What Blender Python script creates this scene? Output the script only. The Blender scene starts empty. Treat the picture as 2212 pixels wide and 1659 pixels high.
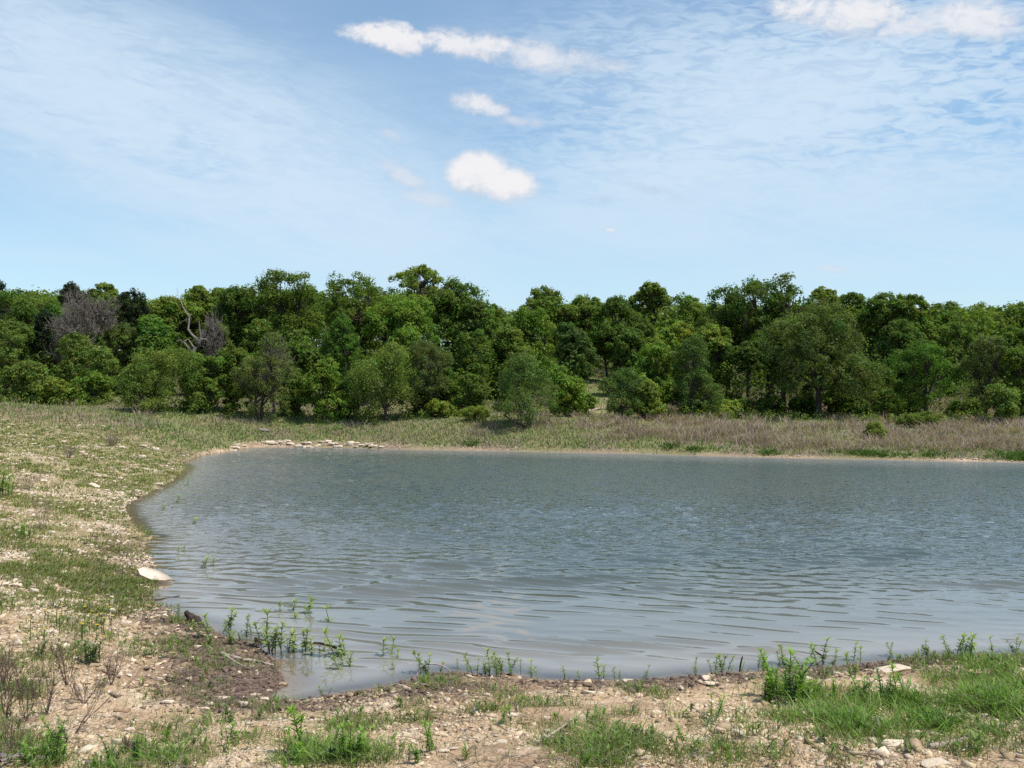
import bpy, bmesh, math, random
import numpy as np
from mathutils import Vector

# ------------------------------------------------------------------ camera, sky, sun, exposure
SC = bpy.context.scene
COL = SC.collection
rng = np.random.default_rng(11)
random.seed(5)
EYE = 2.6
FPX = 1005.0                      # focal length in pixels of a 1024 px wide frame
PITCH = math.atan(16.0 / FPX)     # the horizon sits 16 px below the middle of the frame
cam_d = bpy.data.cameras.new("camera")
cam_d.sensor_width = 36.0
cam_d.lens = 36.0 * FPX / 1024.0
cam_d.clip_start = 0.05
cam_d.clip_end = 6000.0
cam = bpy.data.objects.new("camera", cam_d)
cam.location = (0, 0, EYE)
cam.rotation_euler = (math.radians(90) + PITCH, 0, 0)
COL.objects.link(cam)
SC.camera = cam

SUN_EL, SUN_AZ = math.radians(62), math.radians(112)
SUN_STRENGTH = 3.9
SKY_STRENGTH = 0.108
SC.view_settings.view_transform = 'Standard'
SC.view_settings.look = 'None'
SC.view_settings.exposure = 0.55
SC.view_settings.gamma = 1.0
sun_d = bpy.data.lights.new("sun", 'SUN')
sun_d.energy = SUN_STRENGTH
sun_d.angle = math.radians(0.53)
sun_d.color = (1.0, 0.945, 0.86)
sun = bpy.data.objects.new("sun", sun_d)
sdir = Vector((math.sin(SUN_AZ) * math.cos(SUN_EL), math.cos(SUN_AZ) * math.cos(SUN_EL), math.sin(SUN_EL)))
sun.rotation_euler = (-sdir).to_track_quat('-Z', 'Y').to_euler()
sun.location = sdir * 200
COL.objects.link(sun)


class NT:
    """small helper for writing node trees"""
    def __init__(s, tree):
        s.t = tree
        tree.nodes.clear()

    def n(s, typ, **kw):
        nd = s.t.nodes.new(typ)
        for k, v in kw.items():
            setattr(nd, k, v)
        return nd

    def set(s, sock, v):
        if isinstance(v, bpy.types.NodeSocket):
            s.t.links.new(v, sock)
        else:
            sock.default_value = v

    def m(s, op, a, b=0.0, c=0.0, clamp=False):
        nd = s.n('ShaderNodeMath', operation=op, use_clamp=clamp)
        s.set(nd.inputs[0], a)
        s.set(nd.inputs[1], b)
        s.set(nd.inputs[2], c)
        return nd.outputs[0]

    def ramp01(s, x, lo, hi):
        nd = s.n('ShaderNodeMapRange', interpolation_type='SMOOTHSTEP')
        s.set(nd.inputs[0], x)
        nd.inputs[1].default_value = lo
        nd.inputs[2].default_value = hi
        return nd.outputs[0]

    def xyz(s, x, y, z=0.0):
        nd = s.n('ShaderNodeCombineXYZ')
        s.set(nd.inputs[0], x); s.set(nd.inputs[1], y); s.set(nd.inputs[2], z)
        return nd.outputs[0]

    def noise(s, vec, scale, detail=4.0, rough=0.55, dist=0.0):
        nd = s.n('ShaderNodeTexNoise')
        s.set(nd.inputs['Vector'], vec)
        nd.inputs['Scale'].default_value = scale
        nd.inputs['Detail'].default_value = detail
        nd.inputs['Roughness'].default_value = rough
        nd.inputs['Distortion'].default_value = dist
        return nd.outputs[0]

    def mixc(s, f, a, b, mode='MIX'):
        nd = s.n('ShaderNodeMix', data_type='RGBA', blend_type=mode)
        s.set(nd.inputs[0], f); s.set(nd.inputs[6], a); s.set(nd.inputs[7], b)
        return nd.outputs[2]

    def gauss(s, u, v, cu, cv, ru, rv, rot=0.0):
        c, k = math.cos(rot), math.sin(rot)
        du = s.m('SUBTRACT', u, cu)
        dv = s.m('SUBTRACT', v, cv)
        a = s.m('ADD', s.m('MULTIPLY', du, c / ru), s.m('MULTIPLY', dv, k / ru))
        b = s.m('ADD', s.m('MULTIPLY', du, -k / rv), s.m('MULTIPLY', dv, c / rv))
        return s.m('ADD', s.m('MULTIPLY', a, a), s.m('MULTIPLY', b, b))     # squared distance


def azel(px, py):
    """direction of a place in the sky, in hundredths of a radian, from where it stands in a 1024 px frame"""
    X, Y, Z = (px - 512) / FPX, 1.0, (400 - py) / FPX
    return math.atan2(X, Y) * 100, math.atan2(Z, math.hypot(X, Y)) * 100


W = bpy.data.worlds.new("World")
SC.world = W
W.use_nodes = True
w = NT(W.node_tree)
sky = w.n('ShaderNodeTexSky', sky_type='NISHITA')
sky.sun_disc = False
sky.sun_elevation = SUN_EL
sky.sun_rotation = SUN_AZ
sky.air_density = 1.0
sky.dust_density = 0.25
sky.ozone_density = 1.1
sky.altitude = 200
tc = w.n('ShaderNodeTexCoord')
sep = w.n('ShaderNodeSeparateXYZ')
w.t.links.new(tc.outputs['Generated'], sep.inputs[0])
U = w.m('MULTIPLY', w.m('ARCTAN2', sep.outputs[0], sep.outputs[1]), 100.0)
V = w.m('MULTIPLY', w.m('ARCSINE', sep.outputs[2]), 100.0)
R = math.radians
# high thin cirrus: long streaks falling to the right, and a rippled sheet on the right
cu_, cv_ = math.cos(R(-16)), math.sin(R(-16))
ur = w.m('ADD', w.m('MULTIPLY', U, cu_), w.m('MULTIPLY', V, cv_))
vr = w.m('ADD', w.m('MULTIPLY', U, -cv_), w.m('MULTIPLY', V, cu_))
streak = w.noise(w.xyz(w.m('MULTIPLY', ur, 0.04), w.m('MULTIPLY', vr, 0.16), 3.1), 1.0, 8.0, 0.66, 0.9)
ripple = w.noise(w.xyz(w.m('ADD', w.m('MULTIPLY', U, 0.34), w.m('MULTIPLY', V, 0.25)), w.m('MULTIPLY', V, 1.15), 9.7), 1.0, 4.0, 0.62, 0.7)
broad = w.noise(w.xyz(w.m('MULTIPLY', U, 0.03), w.m('MULTIPLY', V, 0.07), 1.7), 1.0, 3.0, 0.5, 0.2)


def blob(px, py, rx, ry, rot=0.0):
    u0, v0 = azel(px, py)
    q = w.gauss(U, V, u0, v0, rx / 10.05, ry / 10.05, R(rot))
    return w.m('EXPONENT', w.m('MULTIPLY', q, -1.0))


def total(items):
    s = None
    for amp, *b in items:
        x = w.m('MULTIPLY', blob(*b), amp)
        s = x if s is None else w.m('ADD', s, x)
    return s


left_veil = total([(0.75, 100, 105, 190, 70, -14), (0.8, 235, 165, 170, 60, -18), (0.55, 60, 55, 200, 50, -10),
                   (0.5, 330, 212, 120, 36, -20)])
right_veil = total([(0.80, 820, 120, 230, 90, 0), (0.75, 690, 150, 150, 44, 8), (0.6, 960, 70, 160, 80, 0),
                    (0.55, 830, 30, 180, 36, 0), (0.4, 620, 60, 100, 40, 0)])
soft_veil = total([(0.85, 655, 192, 105, 26, 4), (0.9, 790, 88, 100, 30, 0), (0.5, 740, 130, 120, 26, 8), (0.5, 890, 190, 160, 26, 3), (0.35, 300, 130, 200, 60, -20)])
low_veil = total([(0.55, 560, 232, 420, 24, -2), (0.45, 900, 265, 200, 14, 2), (0.35, 200, 250, 160, 16, -4), (0.30, 30, 255, 90, 7, 0), (0.28, 780, 250, 350, 28, 0)])
lm = w.m('MULTIPLY', left_veil, w.m('ADD', w.ramp01(streak, 0.20, 0.68), w.m('MULTIPLY', w.ramp01(ripple, 0.42, 0.66), 0.40)))
rm = w.m('MULTIPLY', right_veil, w.m('ADD', w.m('MULTIPLY', w.ramp01(ripple, 0.36, 0.66), 0.85),
                                     w.m('MULTIPLY', w.ramp01(broad, 0.35, 0.65), 0.18)))
rm = w.m('ADD', rm, w.m('MULTIPLY', soft_veil, w.m('ADD', w.m('MULTIPLY', w.ramp01(streak, 0.2, 0.65), 0.9), 0.45)))
cirrus = w.m('ADD', w.m('ADD', w.m('MULTIPLY', lm, 1.5), w.m('MULTIPLY', rm, 1.15)), w.m('MULTIPLY', low_veil, w.ramp01(streak, 0.15, 0.6)))
cirrus = w.m('ADD', cirrus, w.m('ADD', w.m('MULTIPLY', w.ramp01(broad, 0.3, 0.7), 0.12), 0.04))
cirrus = w.m('MULTIPLY', w.m('SUBTRACT', 1.0, w.m('EXPONENT', w.m('MULTIPLY', cirrus, -1.35))), 0.94)
# small cumulus
cn = w.noise(w.xyz(w.m('MULTIPLY', U, 0.30), w.m('MULTIPLY', V, 0.42), 5.5), 1.0, 8.0, 0.64, 0.35)
cn2 = w.noise(w.xyz(w.m('MULTIPLY', U, 0.9), w.m('MULTIPLY', V, 1.2), 2.2), 1.0, 4.0, 0.6, 0.2)
cw = w.m('ADD', w.m('MULTIPLY', w.m('SUBTRACT', cn, 0.5), 3.3), w.m('MULTIPLY', w.m('SUBTRACT', cn2, 0.5), 0.9))
CUM = [  # px, py, rx, ry, rotation, sharpness lo, hi, opacity
    (400, 39, 52, 17, -4, -0.15, 0.45, 1.0), (468, 44, 62, 15, -8, -0.2, 0.55, 0.95), (548, 58, 66, 17, -9, -0.25, 0.9, 0.85),
    (596, 64, 44, 10, -8, -0.3, 1.1, 0.55), (484, 108, 34, 13, -18, -0.15, 0.8, 0.9), (520, 121, 26, 7, -8, -0.2, 1.0, 0.55),
    (480, 174, 39, 25, 0, 0.0, 0.34, 1.0), (508, 185, 34, 22, -6, 0.0, 0.40, 1.0),
    (410, 180, 30, 9, -32, -0.5, 0.9, 0.6), (432, 200, 28, 8, -12, -0.5, 0.9, 0.5), (391, 134, 14, 5, -25, -0.5, 0.9, 0.4),
    (860, 14, 78, 21, -10, -0.2, 0.75, 0.95), (985, 22, 64, 22, -12, -0.2, 0.9, 0.9), (920, 26, 60, 12, 0, -0.2, 1.0, 0.8),
    (610, 230, 7, 3.2, 0, -0.1, 0.8, 0.75), (831, 269, 20, 5.5, -8, -0.2, 1.2, 0.55)]
cum = None
light = None
for px, py, rx, ry, rot, lo, hi, op in CUM:
    u0, v0 = azel(px, py)
    q = w.gauss(U, V, u0, v0, rx / 10.05, ry / 10.05, R(rot))
    x_ = w.m('ADD', w.m('SUBTRACT', 1.0, q), w.m('MULTIPLY', cw, 0.42 if lo > -0.05 else 1.0))
    x_ = w.m('SUBTRACT', x_, w.m('MULTIPLY', w.ramp01(w.m('SUBTRACT', v0, V), -ry / 30.0, ry / 8.0), 0.22 if lo > -0.05 else 0.7))      # lower sides thin out
    k = w.m('MULTIPLY', w.ramp01(x_, lo - 0.16, hi + 0.34), op * 0.97)
    cum = k if cum is None else w.m('MAXIMUM', cum, k)
    # the lower side of each small cloud is a little greyer
    g = w.m('MULTIPLY', k, w.ramp01(w.m('ADD', w.m('SUBTRACT', V, v0 - ry / 14.0), w.m('MULTIPLY', w.m('SUBTRACT', cn2, 0.5), ry * 0.14)), -0.5 * ry / 10.0, 0.8 * ry / 10.0))
    light = g if light is None else w.m('MAXIMUM', light, g)
# faint grey scraps under the right-hand sheet
scrap = w.m('MULTIPLY', total([(1, 655, 190, 36, 6, -18), (1, 600, 200, 16, 5, 0)]), w.ramp01(cn2, 0.3, 0.6))
bg_sky = w.n('ShaderNodeBackground')
skycol = w.n('ShaderNodeHueSaturation')
skycol.inputs['Saturation'].default_value = 1.03
w.t.links.new(sky.outputs[0], skycol.inputs['Color'])
w.set(bg_sky.inputs[0], w.mixc(1.0, skycol.outputs[0], (0.92, 1.03, 1.01, 1), 'MULTIPLY'))
bg_sky.inputs[1].default_value = SKY_STRENGTH
bg_ci = w.n('ShaderNodeBackground')
w.set(bg_ci.inputs[0], w.mixc(w.m('MULTIPLY', scrap, 0.45), (0.45, 0.55, 0.645, 1), (0.355, 0.435, 0.52, 1)))
bg_ci.inputs[1].default_value = 0.99
bg_cu = w.n('ShaderNodeBackground')
w.set(bg_cu.inputs[0], w.mixc(w.m('MINIMUM', light, 1.0), (0.455, 0.485, 0.545, 1), (0.69, 0.675, 0.68, 1)))
bg_cu.inputs[1].default_value = 0.93
bg_ho = w.n('ShaderNodeBackground')      # pale dry air low over the trees
bg_ho.inputs[0].default_value = (0.39, 0.48, 0.605, 1)
bg_ho.inputs[1].default_value = 0.93
mx0 = w.n('ShaderNodeMixShader')
vv = w.m('MULTIPLY', V, 1 / 11.0)
w.set(mx0.inputs[0], w.m('MULTIPLY', w.m('EXPONENT', w.m('MULTIPLY', w.m('MULTIPLY', vv, vv), -1.0)), 0.78))
w.t.links.new(bg_sky.outputs[0], mx0.inputs[1]); w.t.links.new(bg_ho.outputs[0], mx0.inputs[2])
mx1 = w.n('ShaderNodeMixShader')
w.set(mx1.inputs[0], cirrus)
w.t.links.new(mx0.outputs[0], mx1.inputs[1]); w.t.links.new(bg_ci.outputs[0], mx1.inputs[2])
mx2 = w.n('ShaderNodeMixShader')
w.set(mx2.inputs[0], w.m('MULTIPLY', cum, 0.95))
w.t.links.new(mx1.outputs[0], mx2.inputs[1]); w.t.links.new(bg_cu.outputs[0], mx2.inputs[2])
wo = w.n('ShaderNodeOutputWorld')
w.t.links.new(mx2.outputs[0], wo.inputs[0])

SC.render.engine = 'CYCLES'
SC.cycles.max_bounces = 7
SC.cycles.diffuse_bounces = 3
SC.cycles.transparent_max_bounces = 8
SC.cycles.use_denoising = False


# ------------------------------------------------------------------ numpy helpers
def _hash(ix, iy, seed):
    h = (ix.astype(np.int64) * 374761393 + iy.astype(np.int64) * 668265263 + seed * 974711) & 0x7fffffff
    h = ((h ^ (h >> 13)) * 1274126177) & 0x7fffffff
    return ((h ^ (h >> 16)) & 0xffff) / 65535.0


def vnoise(x, y, seed=0):
    ix, iy = np.floor(x), np.floor(y)
    fx, fy = x - ix, y - iy
    fx = fx * fx * (3 - 2 * fx); fy = fy * fy * (3 - 2 * fy)
    a, b = _hash(ix, iy, seed), _hash(ix + 1, iy, seed)
    c, d = _hash(ix, iy + 1, seed), _hash(ix + 1, iy + 1, seed)
    return (a * (1 - fx) + b * fx) * (1 - fy) + (c * (1 - fx) + d * fx) * fy


def fbm(x, y, octv=4, seed=0, gain=0.5):
    s, a, t = 0.0, 1.0, 0.0
    for i in range(octv):
        s = s + a * vnoise(x * 2 ** i + 17.3 * i, y * 2 ** i - 9.1 * i, seed + i)
        t += a
        a *= gain
    return s / t            # 0..1


def sstep(a, b, x):
    t = np.clip((x - a) / (b - a), 0, 1)
    return t * t * (3 - 2 * t)


def mesh(name, V, faces, mat=None, col=None, smooth=False):
    """faces: list of (n,k) index arrays; col: (nv,3) base colours"""
    me = bpy.data.meshes.new(name)
    V = np.asarray(V, dtype=np.float32)
    me.vertices.add(len(V))
    me.vertices.foreach_set('co', V.ravel())
    faces = [np.asarray(f, dtype=np.int32) for f in faces if len(f)]
    loops = np.concatenate([f.ravel() for f in faces])
    sizes = np.concatenate([np.full(len(f), f.shape[1], dtype=np.int32) for f in faces])
    me.loops.add(len(loops))
    me.loops.foreach_set('vertex_index', loops)
    me.polygons.add(len(sizes))
    me.polygons.foreach_set('loop_start', np.concatenate([[0], np.cumsum(sizes)[:-1]]).astype(np.int32))
    if smooth:
        me.polygons.foreach_set('use_smooth', np.ones(len(sizes), dtype=bool))
    me.update(calc_edges=True)
    if col is not None:
        c = np.ones((len(V), 4), dtype=np.float32)
        c[:, :3] = col
        at = me.attributes.new('Col', 'FLOAT_COLOR', 'POINT')
        at.data.foreach_set('color', c.ravel())
    if mat is not None:
        me.materials.append(mat)
    return me


def put(name, me, parent=None, loc=None):
    o = bpy.data.objects.new(name, me)
    COL.objects.link(o)
    if parent is not None:
        o.parent = parent
    if loc is not None:
        o.location = loc
    return o


def tag(o, label=None, cat=None, group=None, kind=None):
    if label: o['label'] = label
    if cat: o['category'] = cat
    if group: o['group'] = group
    if kind: o['kind'] = kind
    return o


def empty(name, loc, label, cat, group=None, rz=0.0, sc=1.0):
    o = bpy.data.objects.new(name, None)
    o.empty_display_size = 0.1
    COL.objects.link(o)
    o.location = loc
    o.rotation_euler = (0, 0, rz)
    o.scale = (sc, sc, sc)
    return tag(o, label, cat, group)


def unit(v):
    return v / np.maximum(np.linalg.norm(v, axis=-1, keepdims=True), 1e-9)


def tubes(paths, sides=5):
    """paths: list of (pts (n,3), radii (n,)) -> V, quads"""
    VV, FF, off = [], [], 0
    ang = np.arange(sides) * 2 * np.pi / sides
    for P, r in paths:
        P = np.asarray(P, float); r = np.asarray(r, float)
        n = len(P)
        T = unit(np.gradient(P, axis=0))
        ref = np.where(np.abs(T[:, 2:3]) > 0.9, np.array([[1.0, 0, 0]]), np.array([[0, 0, 1.0]]))
        A = unit(np.cross(T, ref)); B = np.cross(T, A)
        ring = P[:, None, :] + r[:, None, None] * (np.cos(ang)[None, :, None] * A[:, None, :] + np.sin(ang)[None, :, None] * B[:, None, :])
        VV.append(ring.reshape(-1, 3))
        i = np.arange(n - 1)[:, None] * sides
        j = np.arange(sides)[None, :]
        j2 = (j + 1) % sides
        q = np.stack([i + j, i + j2, i + sides + j2, i + sides + j], -1).reshape(-1, 4) + off
        FF.append(q)
        off += n * sides
    return np.concatenate(VV), np.concatenate(FF)


def blades(P, H, Wd, lean, col, col2=None, seg=3):
    """grass blades: P (n,3) roots, H heights, Wd widths, lean (n,2) sideways shift of the tip"""
    n = len(P)
    th = rng.uniform(0, 2 * np.pi, n)
    side = np.stack([np.cos(th), np.sin(th), np.zeros(n)], 1) * (Wd[:, None] / 2)
    L = np.concatenate([lean, np.zeros((n, 1))], 1)
    rows, cols = [], []
    for k in range(seg):
        t = k / seg
        c = P + np.array([0, 0, 1.0]) * (H * (t - 0.25 * t * t * (np.linalg.norm(lean, axis=1) / np.maximum(H, 1e-3))))[:, None] + L * t * t
        wk = (1.0 - 0.55 * t)
        rows += [c - side * wk, c + side * wk]
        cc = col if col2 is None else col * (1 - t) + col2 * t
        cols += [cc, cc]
    tip = P + np.array([0, 0, 1.0]) * (H * (1 - 0.25 * np.linalg.norm(lean, axis=1) / np.maximum(H, 1e-3)))[:, None] + L
    rows.append(tip); cols.append(col if col2 is None else col2)
    m_ = 2 * seg + 1
    Vv = np.stack(rows, 1).reshape(-1, 3)
    Cc = np.stack(cols, 1).reshape(-1, 3)
    base = (np.arange(n) * m_)[:, None]
    quads = np.concatenate([base + np.array([2 * k, 2 * k + 1, 2 * k + 3, 2 * k + 2]) for k in range(seg - 1)]) if seg > 1 else np.zeros((0, 4), int)
    tri = base + np.array([2 * seg - 2, 2 * seg - 1, 2 * seg])
    return Vv, [quads, tri], Cc


def lance(P, D, L, Wd, droop, col):
    """lance-shaped leaves: P roots, D unit directions, L lengths, Wd widths, droop: fall of the tip"""
    n = len(P)
    s = unit(np.cross(D, np.array([0, 0, 1.0]) + 0.01))
    up = np.cross(s, D)
    T = [0.0, 0.3, 0.65, 1.0]
    ww = [0.25, 1.0, 0.75, 0.05]
    rows = []
    for t, k in zip(T, ww):
        c = P + D * (L * t)[:, None] - np.array([0, 0, 1.0]) * (droop * L * t * t)[:, None]
        sd = s * (Wd * k / 2)[:, None]
        f = up * (Wd * k * 0.18)[:, None]
        rows += [c - sd + f, c, c + sd + f]
    Vv = np.stack(rows, 1).reshape(-1, 3)
    base = (np.arange(n) * 12)[:, None]
    q = []
    for k in range(3):
        q.append(base + np.array([3 * k, 3 * k + 1, 3 * k + 4, 3 * k + 3]))
        q.append(base + np.array([3 * k + 1, 3 * k + 2, 3 * k + 5, 3 * k + 4]))
    return Vv, np.concatenate(q), np.repeat(col, 12, axis=0)


# ------------------------------------------------------------------ materials
def material(name):
    m = bpy.data.materials.new(name)
    m.use_nodes = True
    return m, NT(m.node_tree)


def attr(t, name='Col'):
    a = t.n('ShaderNodeAttribute', attribute_name=name)
    return a.outputs['Color']


def leaf_material(name, transl=0.32, spec=0.25, rough=0.5, gain=1.0):
    m, t = material(name)
    c = attr(t)
    oi = t.n('ShaderNodeObjectInfo')
    hs = t.n('ShaderNodeHueSaturation')
    t.set(hs.inputs['Value'], t.m('ADD', t.m('MULTIPLY', oi.outputs['Random'], 0.22), 0.89 * gain))
    t.t.links.new(c, hs.inputs['Color'])
    p = t.n('ShaderNodeBsdfPrincipled')
    p.inputs['Roughness'].default_value = rough
    p.inputs['Specular IOR Level'].default_value = spec
    t.t.links.new(hs.outputs[0], p.inputs['Base Color'])
    tr = t.n('ShaderNodeBsdfTranslucent')
    t.set(tr.inputs[0], t.mixc(1.0, hs.outputs[0], (1.25, 1.3, 0.55, 1), 'MULTIPLY'))
    mx = t.n('ShaderNodeMixShader')
    mx.inputs[0].default_value = transl
    t.t.links.new(p.outputs[0], mx.inputs[1]); t.t.links.new(tr.outputs[0], mx.inputs[2])
    o = t.n('ShaderNodeOutputMaterial')
    t.t.links.new(mx.outputs[0], o.inputs[0])
    return m


def rough_material(name, c1, c2, scale, bump=0.3, rough=0.9, vary=0.3, use_col=False, spec=0.2):
    m, t = material(name)
    co = t.n('ShaderNodeTexCoord').outputs['Object']
    oi = t.n('ShaderNodeObjectInfo')
    off = t.xyz(t.m('MULTIPLY', oi.outputs['Random'], 37.0), t.m('MULTIPLY', oi.outputs['Random'], 11.0), 0.0)
    va = t.n('ShaderNodeVectorMath', operation='ADD')
    t.t.links.new(co, va.inputs[0]); t.t.links.new(off, va.inputs[1])
    n1 = t.noise(va.outputs[0], scale, 6.0, 0.62)
    n2 = t.noise(va.outputs[0], scale * 4.3, 4.0, 0.6)
    col = t.mixc(t.ramp01(n1, 0.3, 0.7), c1 + (1,), c2 + (1,))
    col = t.mixc(t.m('MULTIPLY', t.ramp01(n2, 0.52, 0.72), 0.35), col, tuple(x * 0.5 for x in c2) + (1,))
    if use_col:
        col = t.mixc(1.0, col, attr(t), 'MULTIPLY')
    hs = t.n('ShaderNodeHueSaturation')
    t.set(hs.inputs['Value'], t.m('ADD', t.m('MULTIPLY', oi.outputs['Random'], vary), 1.0 - vary / 2))
    t.set(hs.inputs['Hue'], t.m('ADD', t.m('MULTIPLY', oi.outputs['Random'], -0.02), 0.508))
    t.t.links.new(col, hs.inputs['Color'])
    p = t.n('ShaderNodeBsdfPrincipled')
    p.inputs['Roughness'].default_value = rough
    p.inputs['Specular IOR Level'].default_value = spec
    t.t.links.new(hs.outputs[0], p.inputs['Base Color'])
    if bump:
        b = t.n('ShaderNodeBump')
        b.inputs['Strength'].default_value = bump
        b.inputs['Distance'].default_value = 0.02
        t.set(b.inputs['Height'], t.m('ADD', n1, t.m('MULTIPLY', n2, 0.5)))
        t.t.links.new(b.outputs[0], p.inputs['Normal'])
    o = t.n('ShaderNodeOutputMaterial')
    t.t.links.new(p.outputs[0], o.inputs[0])
    return m


M_LEAF = leaf_material('tree_leaves', 0.44, 0.10, 0.6)
M_GRASS = leaf_material('grass_blades', 0.30, 0.2, 0.6)
M_WEED = leaf_material('weed_leaves', 0.42, 0.3, 0.45)
M_BARK = rough_material('bark', (0.040, 0.032, 0.026), (0.085, 0.07, 0.06), 3.0, 0.4)
M_DEADBARK = rough_material('weathered_wood', (0.16, 0.13, 0.115), (0.28, 0.235, 0.21), 3.0, 0.4)
M_TWIG = rough_material('grey_twigs', (0.125, 0.108, 0.088), (0.205, 0.18, 0.152), 2.0, 0.0)
M_DRIFT = rough_material('driftwood', (0.30, 0.235, 0.19), (0.46, 0.38, 0.33), 9.0, 0.5)
M_DARKWOOD = rough_material('wet_rotten_wood', (0.028, 0.02, 0.018), (0.075, 0.05, 0.042), 14.0, 0.6)
M_DEADWEED = rough_material('dead_stems', (0.095, 0.06, 0.05), (0.165, 0.115, 0.095), 6.0, 0.0)
M_BRUSH = rough_material('dry_brush_stems', (0.21, 0.15, 0.115), (0.30, 0.225, 0.175), 5.0, 0.0)
M_ROCK = rough_material('limestone', (0.66, 0.555, 0.43), (0.54, 0.43, 0.315), 7.0, 0.5, 0.92, 0.34)
M_ROCKTAN = rough_material('tan_stone', (0.47, 0.34, 0.21), (0.36, 0.25, 0.155), 7.0, 0.5, 0.92, 0.25)
M_ROCKDARK = rough_material('muddy_stone', (0.20, 0.14, 0.10), (0.30, 0.21, 0.15), 9.0, 0.5, 0.9, 0.25)
M_GRAVEL = rough_material('gravel_stones', (1.0, 1.0, 1.0), (0.8, 0.79, 0.77), 9.0, 0.0, 0.92, 0.0, True)
M_CLOD = rough_material('mud_clods', (1.0, 1.0, 1.0), (0.7, 0.68, 0.66), 20.0, 0.4, 0.8, 0.0, True)

# ------------------------------------------------------------------ the lie of the land
CP, SP = math.cos(PITCH), math.sin(PITCH)


def ray_xy(px, py, z=0.0):
    """ground point at height z seen at (px, py) in a 1024 x 768 frame"""
    a, b = (px - 512) / FPX, (384 - py) / FPX
    dx, dy, dz = a, CP - b * SP, SP + b * CP
    k = (z - EYE) / dz
    return dx * k, dy * k


def to_px(x, y, z):
    dz = z - EYE
    f = y * CP + dz * SP
    up = -y * SP + dz * CP
    return 512 + FPX * x / f, 384 - FPX * up / f


NEAR = [(2330, 1406), (2212, 1416), (2100, 1419), (1969, 1424), (1811, 1439), (1613, 1451), (1494, 1459), (1434, 1467), (1335, 1469), (1260, 1470),
        (1153, 1467), (1100, 1455), (1047, 1460), (976, 1450), (930, 1458), (905, 1463), (870, 1475), (799, 1488), (745, 1496), (692, 1506), (639, 1511),
        (596, 1514), (583, 1506), (600, 1492), (621, 1479), (612, 1462), (597, 1442), (592, 1424), (575, 1409)]
LEFT = [(560, 1398), (540, 1388), (520, 1384), (489, 1374), (471, 1367), (441, 1349), (420, 1343), (391, 1338), (372, 1322), (350, 1308), (327, 1294), (327, 1279),
        (340, 1266), (352, 1250), (335, 1231), (327, 1205), (312, 1191), (315, 1176), (332, 1159), (310, 1152), (290, 1134), (281, 1120), (270, 1103), (273, 1088), (290, 1080),
        (307, 1071), (341, 1054), (378, 1034), (395, 1017), (401, 1009), (392, 1000), (426, 984), (455, 979), (506, 972.5)]
FAR = [(520, 967), (590, 965), (662, 966), (740, 966), (804, 968.5), (861, 970), (1000, 972), (1120, 974), (1250, 977), (1380, 979), (1500, 983), (1700, 988), (1900, 992),
       (2060, 995), (2212, 998), (2400, 1003)]
DS = 1024 / 2212.0
SHORE = [ray_xy(a * DS, b * DS) for a, b in NEAR + LEFT + FAR]
SHORE = SHORE + [(75.0, 41.0), (90.0, 25.0), (60.0, 11.5), (14.0, 10.4)]
SHORE = np.array(SHORE)


def shore_dist(x, y):
    """distance to the waterline, positive on land"""
    x = np.asarray(x, float); y = np.asarray(y, float)
    best = np.full(x.shape, 1e9)
    inside = np.zeros(x.shape, bool)
    n = len(SHORE)
    for i in range(n):
        ax, ay = SHORE[i]; bx, by = SHORE[(i + 1) % n]
        ex, ey = bx - ax, by - ay
        t = np.clip(((x - ax) * ex + (y - ay) * ey) / (ex * ex + ey * ey), 0, 1)
        d = (x - ax - t * ex) ** 2 + (y - ay - t * ey) ** 2
        np.minimum(best, d, out=best)
        c = (ay > y) != (by > y)
        if ey != 0:
            xi = ax + (y - ay) * ex / ey
            inside ^= c & (x < xi)
    d = np.sqrt(best)
    return np.where(inside, -d, d)


def land(x, y, s=None, fine=True):
    x = np.asarray(x, float); y = np.asarray(y, float)
    if s is None:
        s = shore_dist(x, y)
    wl = sstep(-2.0, -6.5, x + 0.10 * (y - 10)) * sstep(7.0, 14.0, y)         # left bank
    wf = sstep(36.0, 46.0, y + 0.35 * x)                                      # far bank
    rx = sstep(-14, 22, x)
    hn, kn = 1.35, 0.165
    hl, kl = 2.35, 0.215
    hf, kf = 2.6 - 0.85 * rx, 0.46 - 0.33 * rx
    hm = hn * (1 - wl) + hl * wl
    km = kn * (1 - wl) + kl * wl
    hm = hm * (1 - wf) + hf * wf
    km = km * (1 - wf) + kf * wf
    sp = np.maximum(s, 0)
    z = hm * (1 - np.exp(-sp * km / hm))
    z = z + 0.105 * np.maximum(y - 66 + 3 * np.exp(-((x - 6) / 4) ** 2), 0) * (1 - sstep(66, 300, y) * 0.62) * (y < 300) + np.where(y >= 300, 0.105 * 234 * 0.38, 0)
    far_fade = 1 - sstep(200, 600, np.hypot(x, y))
    damp = sp / (sp + 0.8)
    z = z + far_fade * damp * (0.42 * (fbm(x / 4.5, y / 4.5, 3, 5) - 0.5) + 0.16 * (fbm(x / 0.9, y / 0.9, 3, 9) - 0.5))
    if fine:
        near = 1 - sstep(15, 32, np.hypot(x, y))
        mudz = np.exp(-((sp - 0.45) / 0.55) ** 2)
        rough = 0.035 + 0.10 * mudz * sstep(0.0, 0.25, sp)
        z = z + near * damp * rough * (fbm(x / 0.16, y / 0.16, 3, 21, 0.6) - 0.45) * 2 * np.clip(sp / 0.12, 0, 1)
    z = np.where(s < 0, -0.02 - np.minimum(0.16 * np.maximum(-s, 0), 1.6) + 0.02 * (fbm(x / 0.5, y / 0.5, 3, 31) - 0.5), z)
    return z


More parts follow.
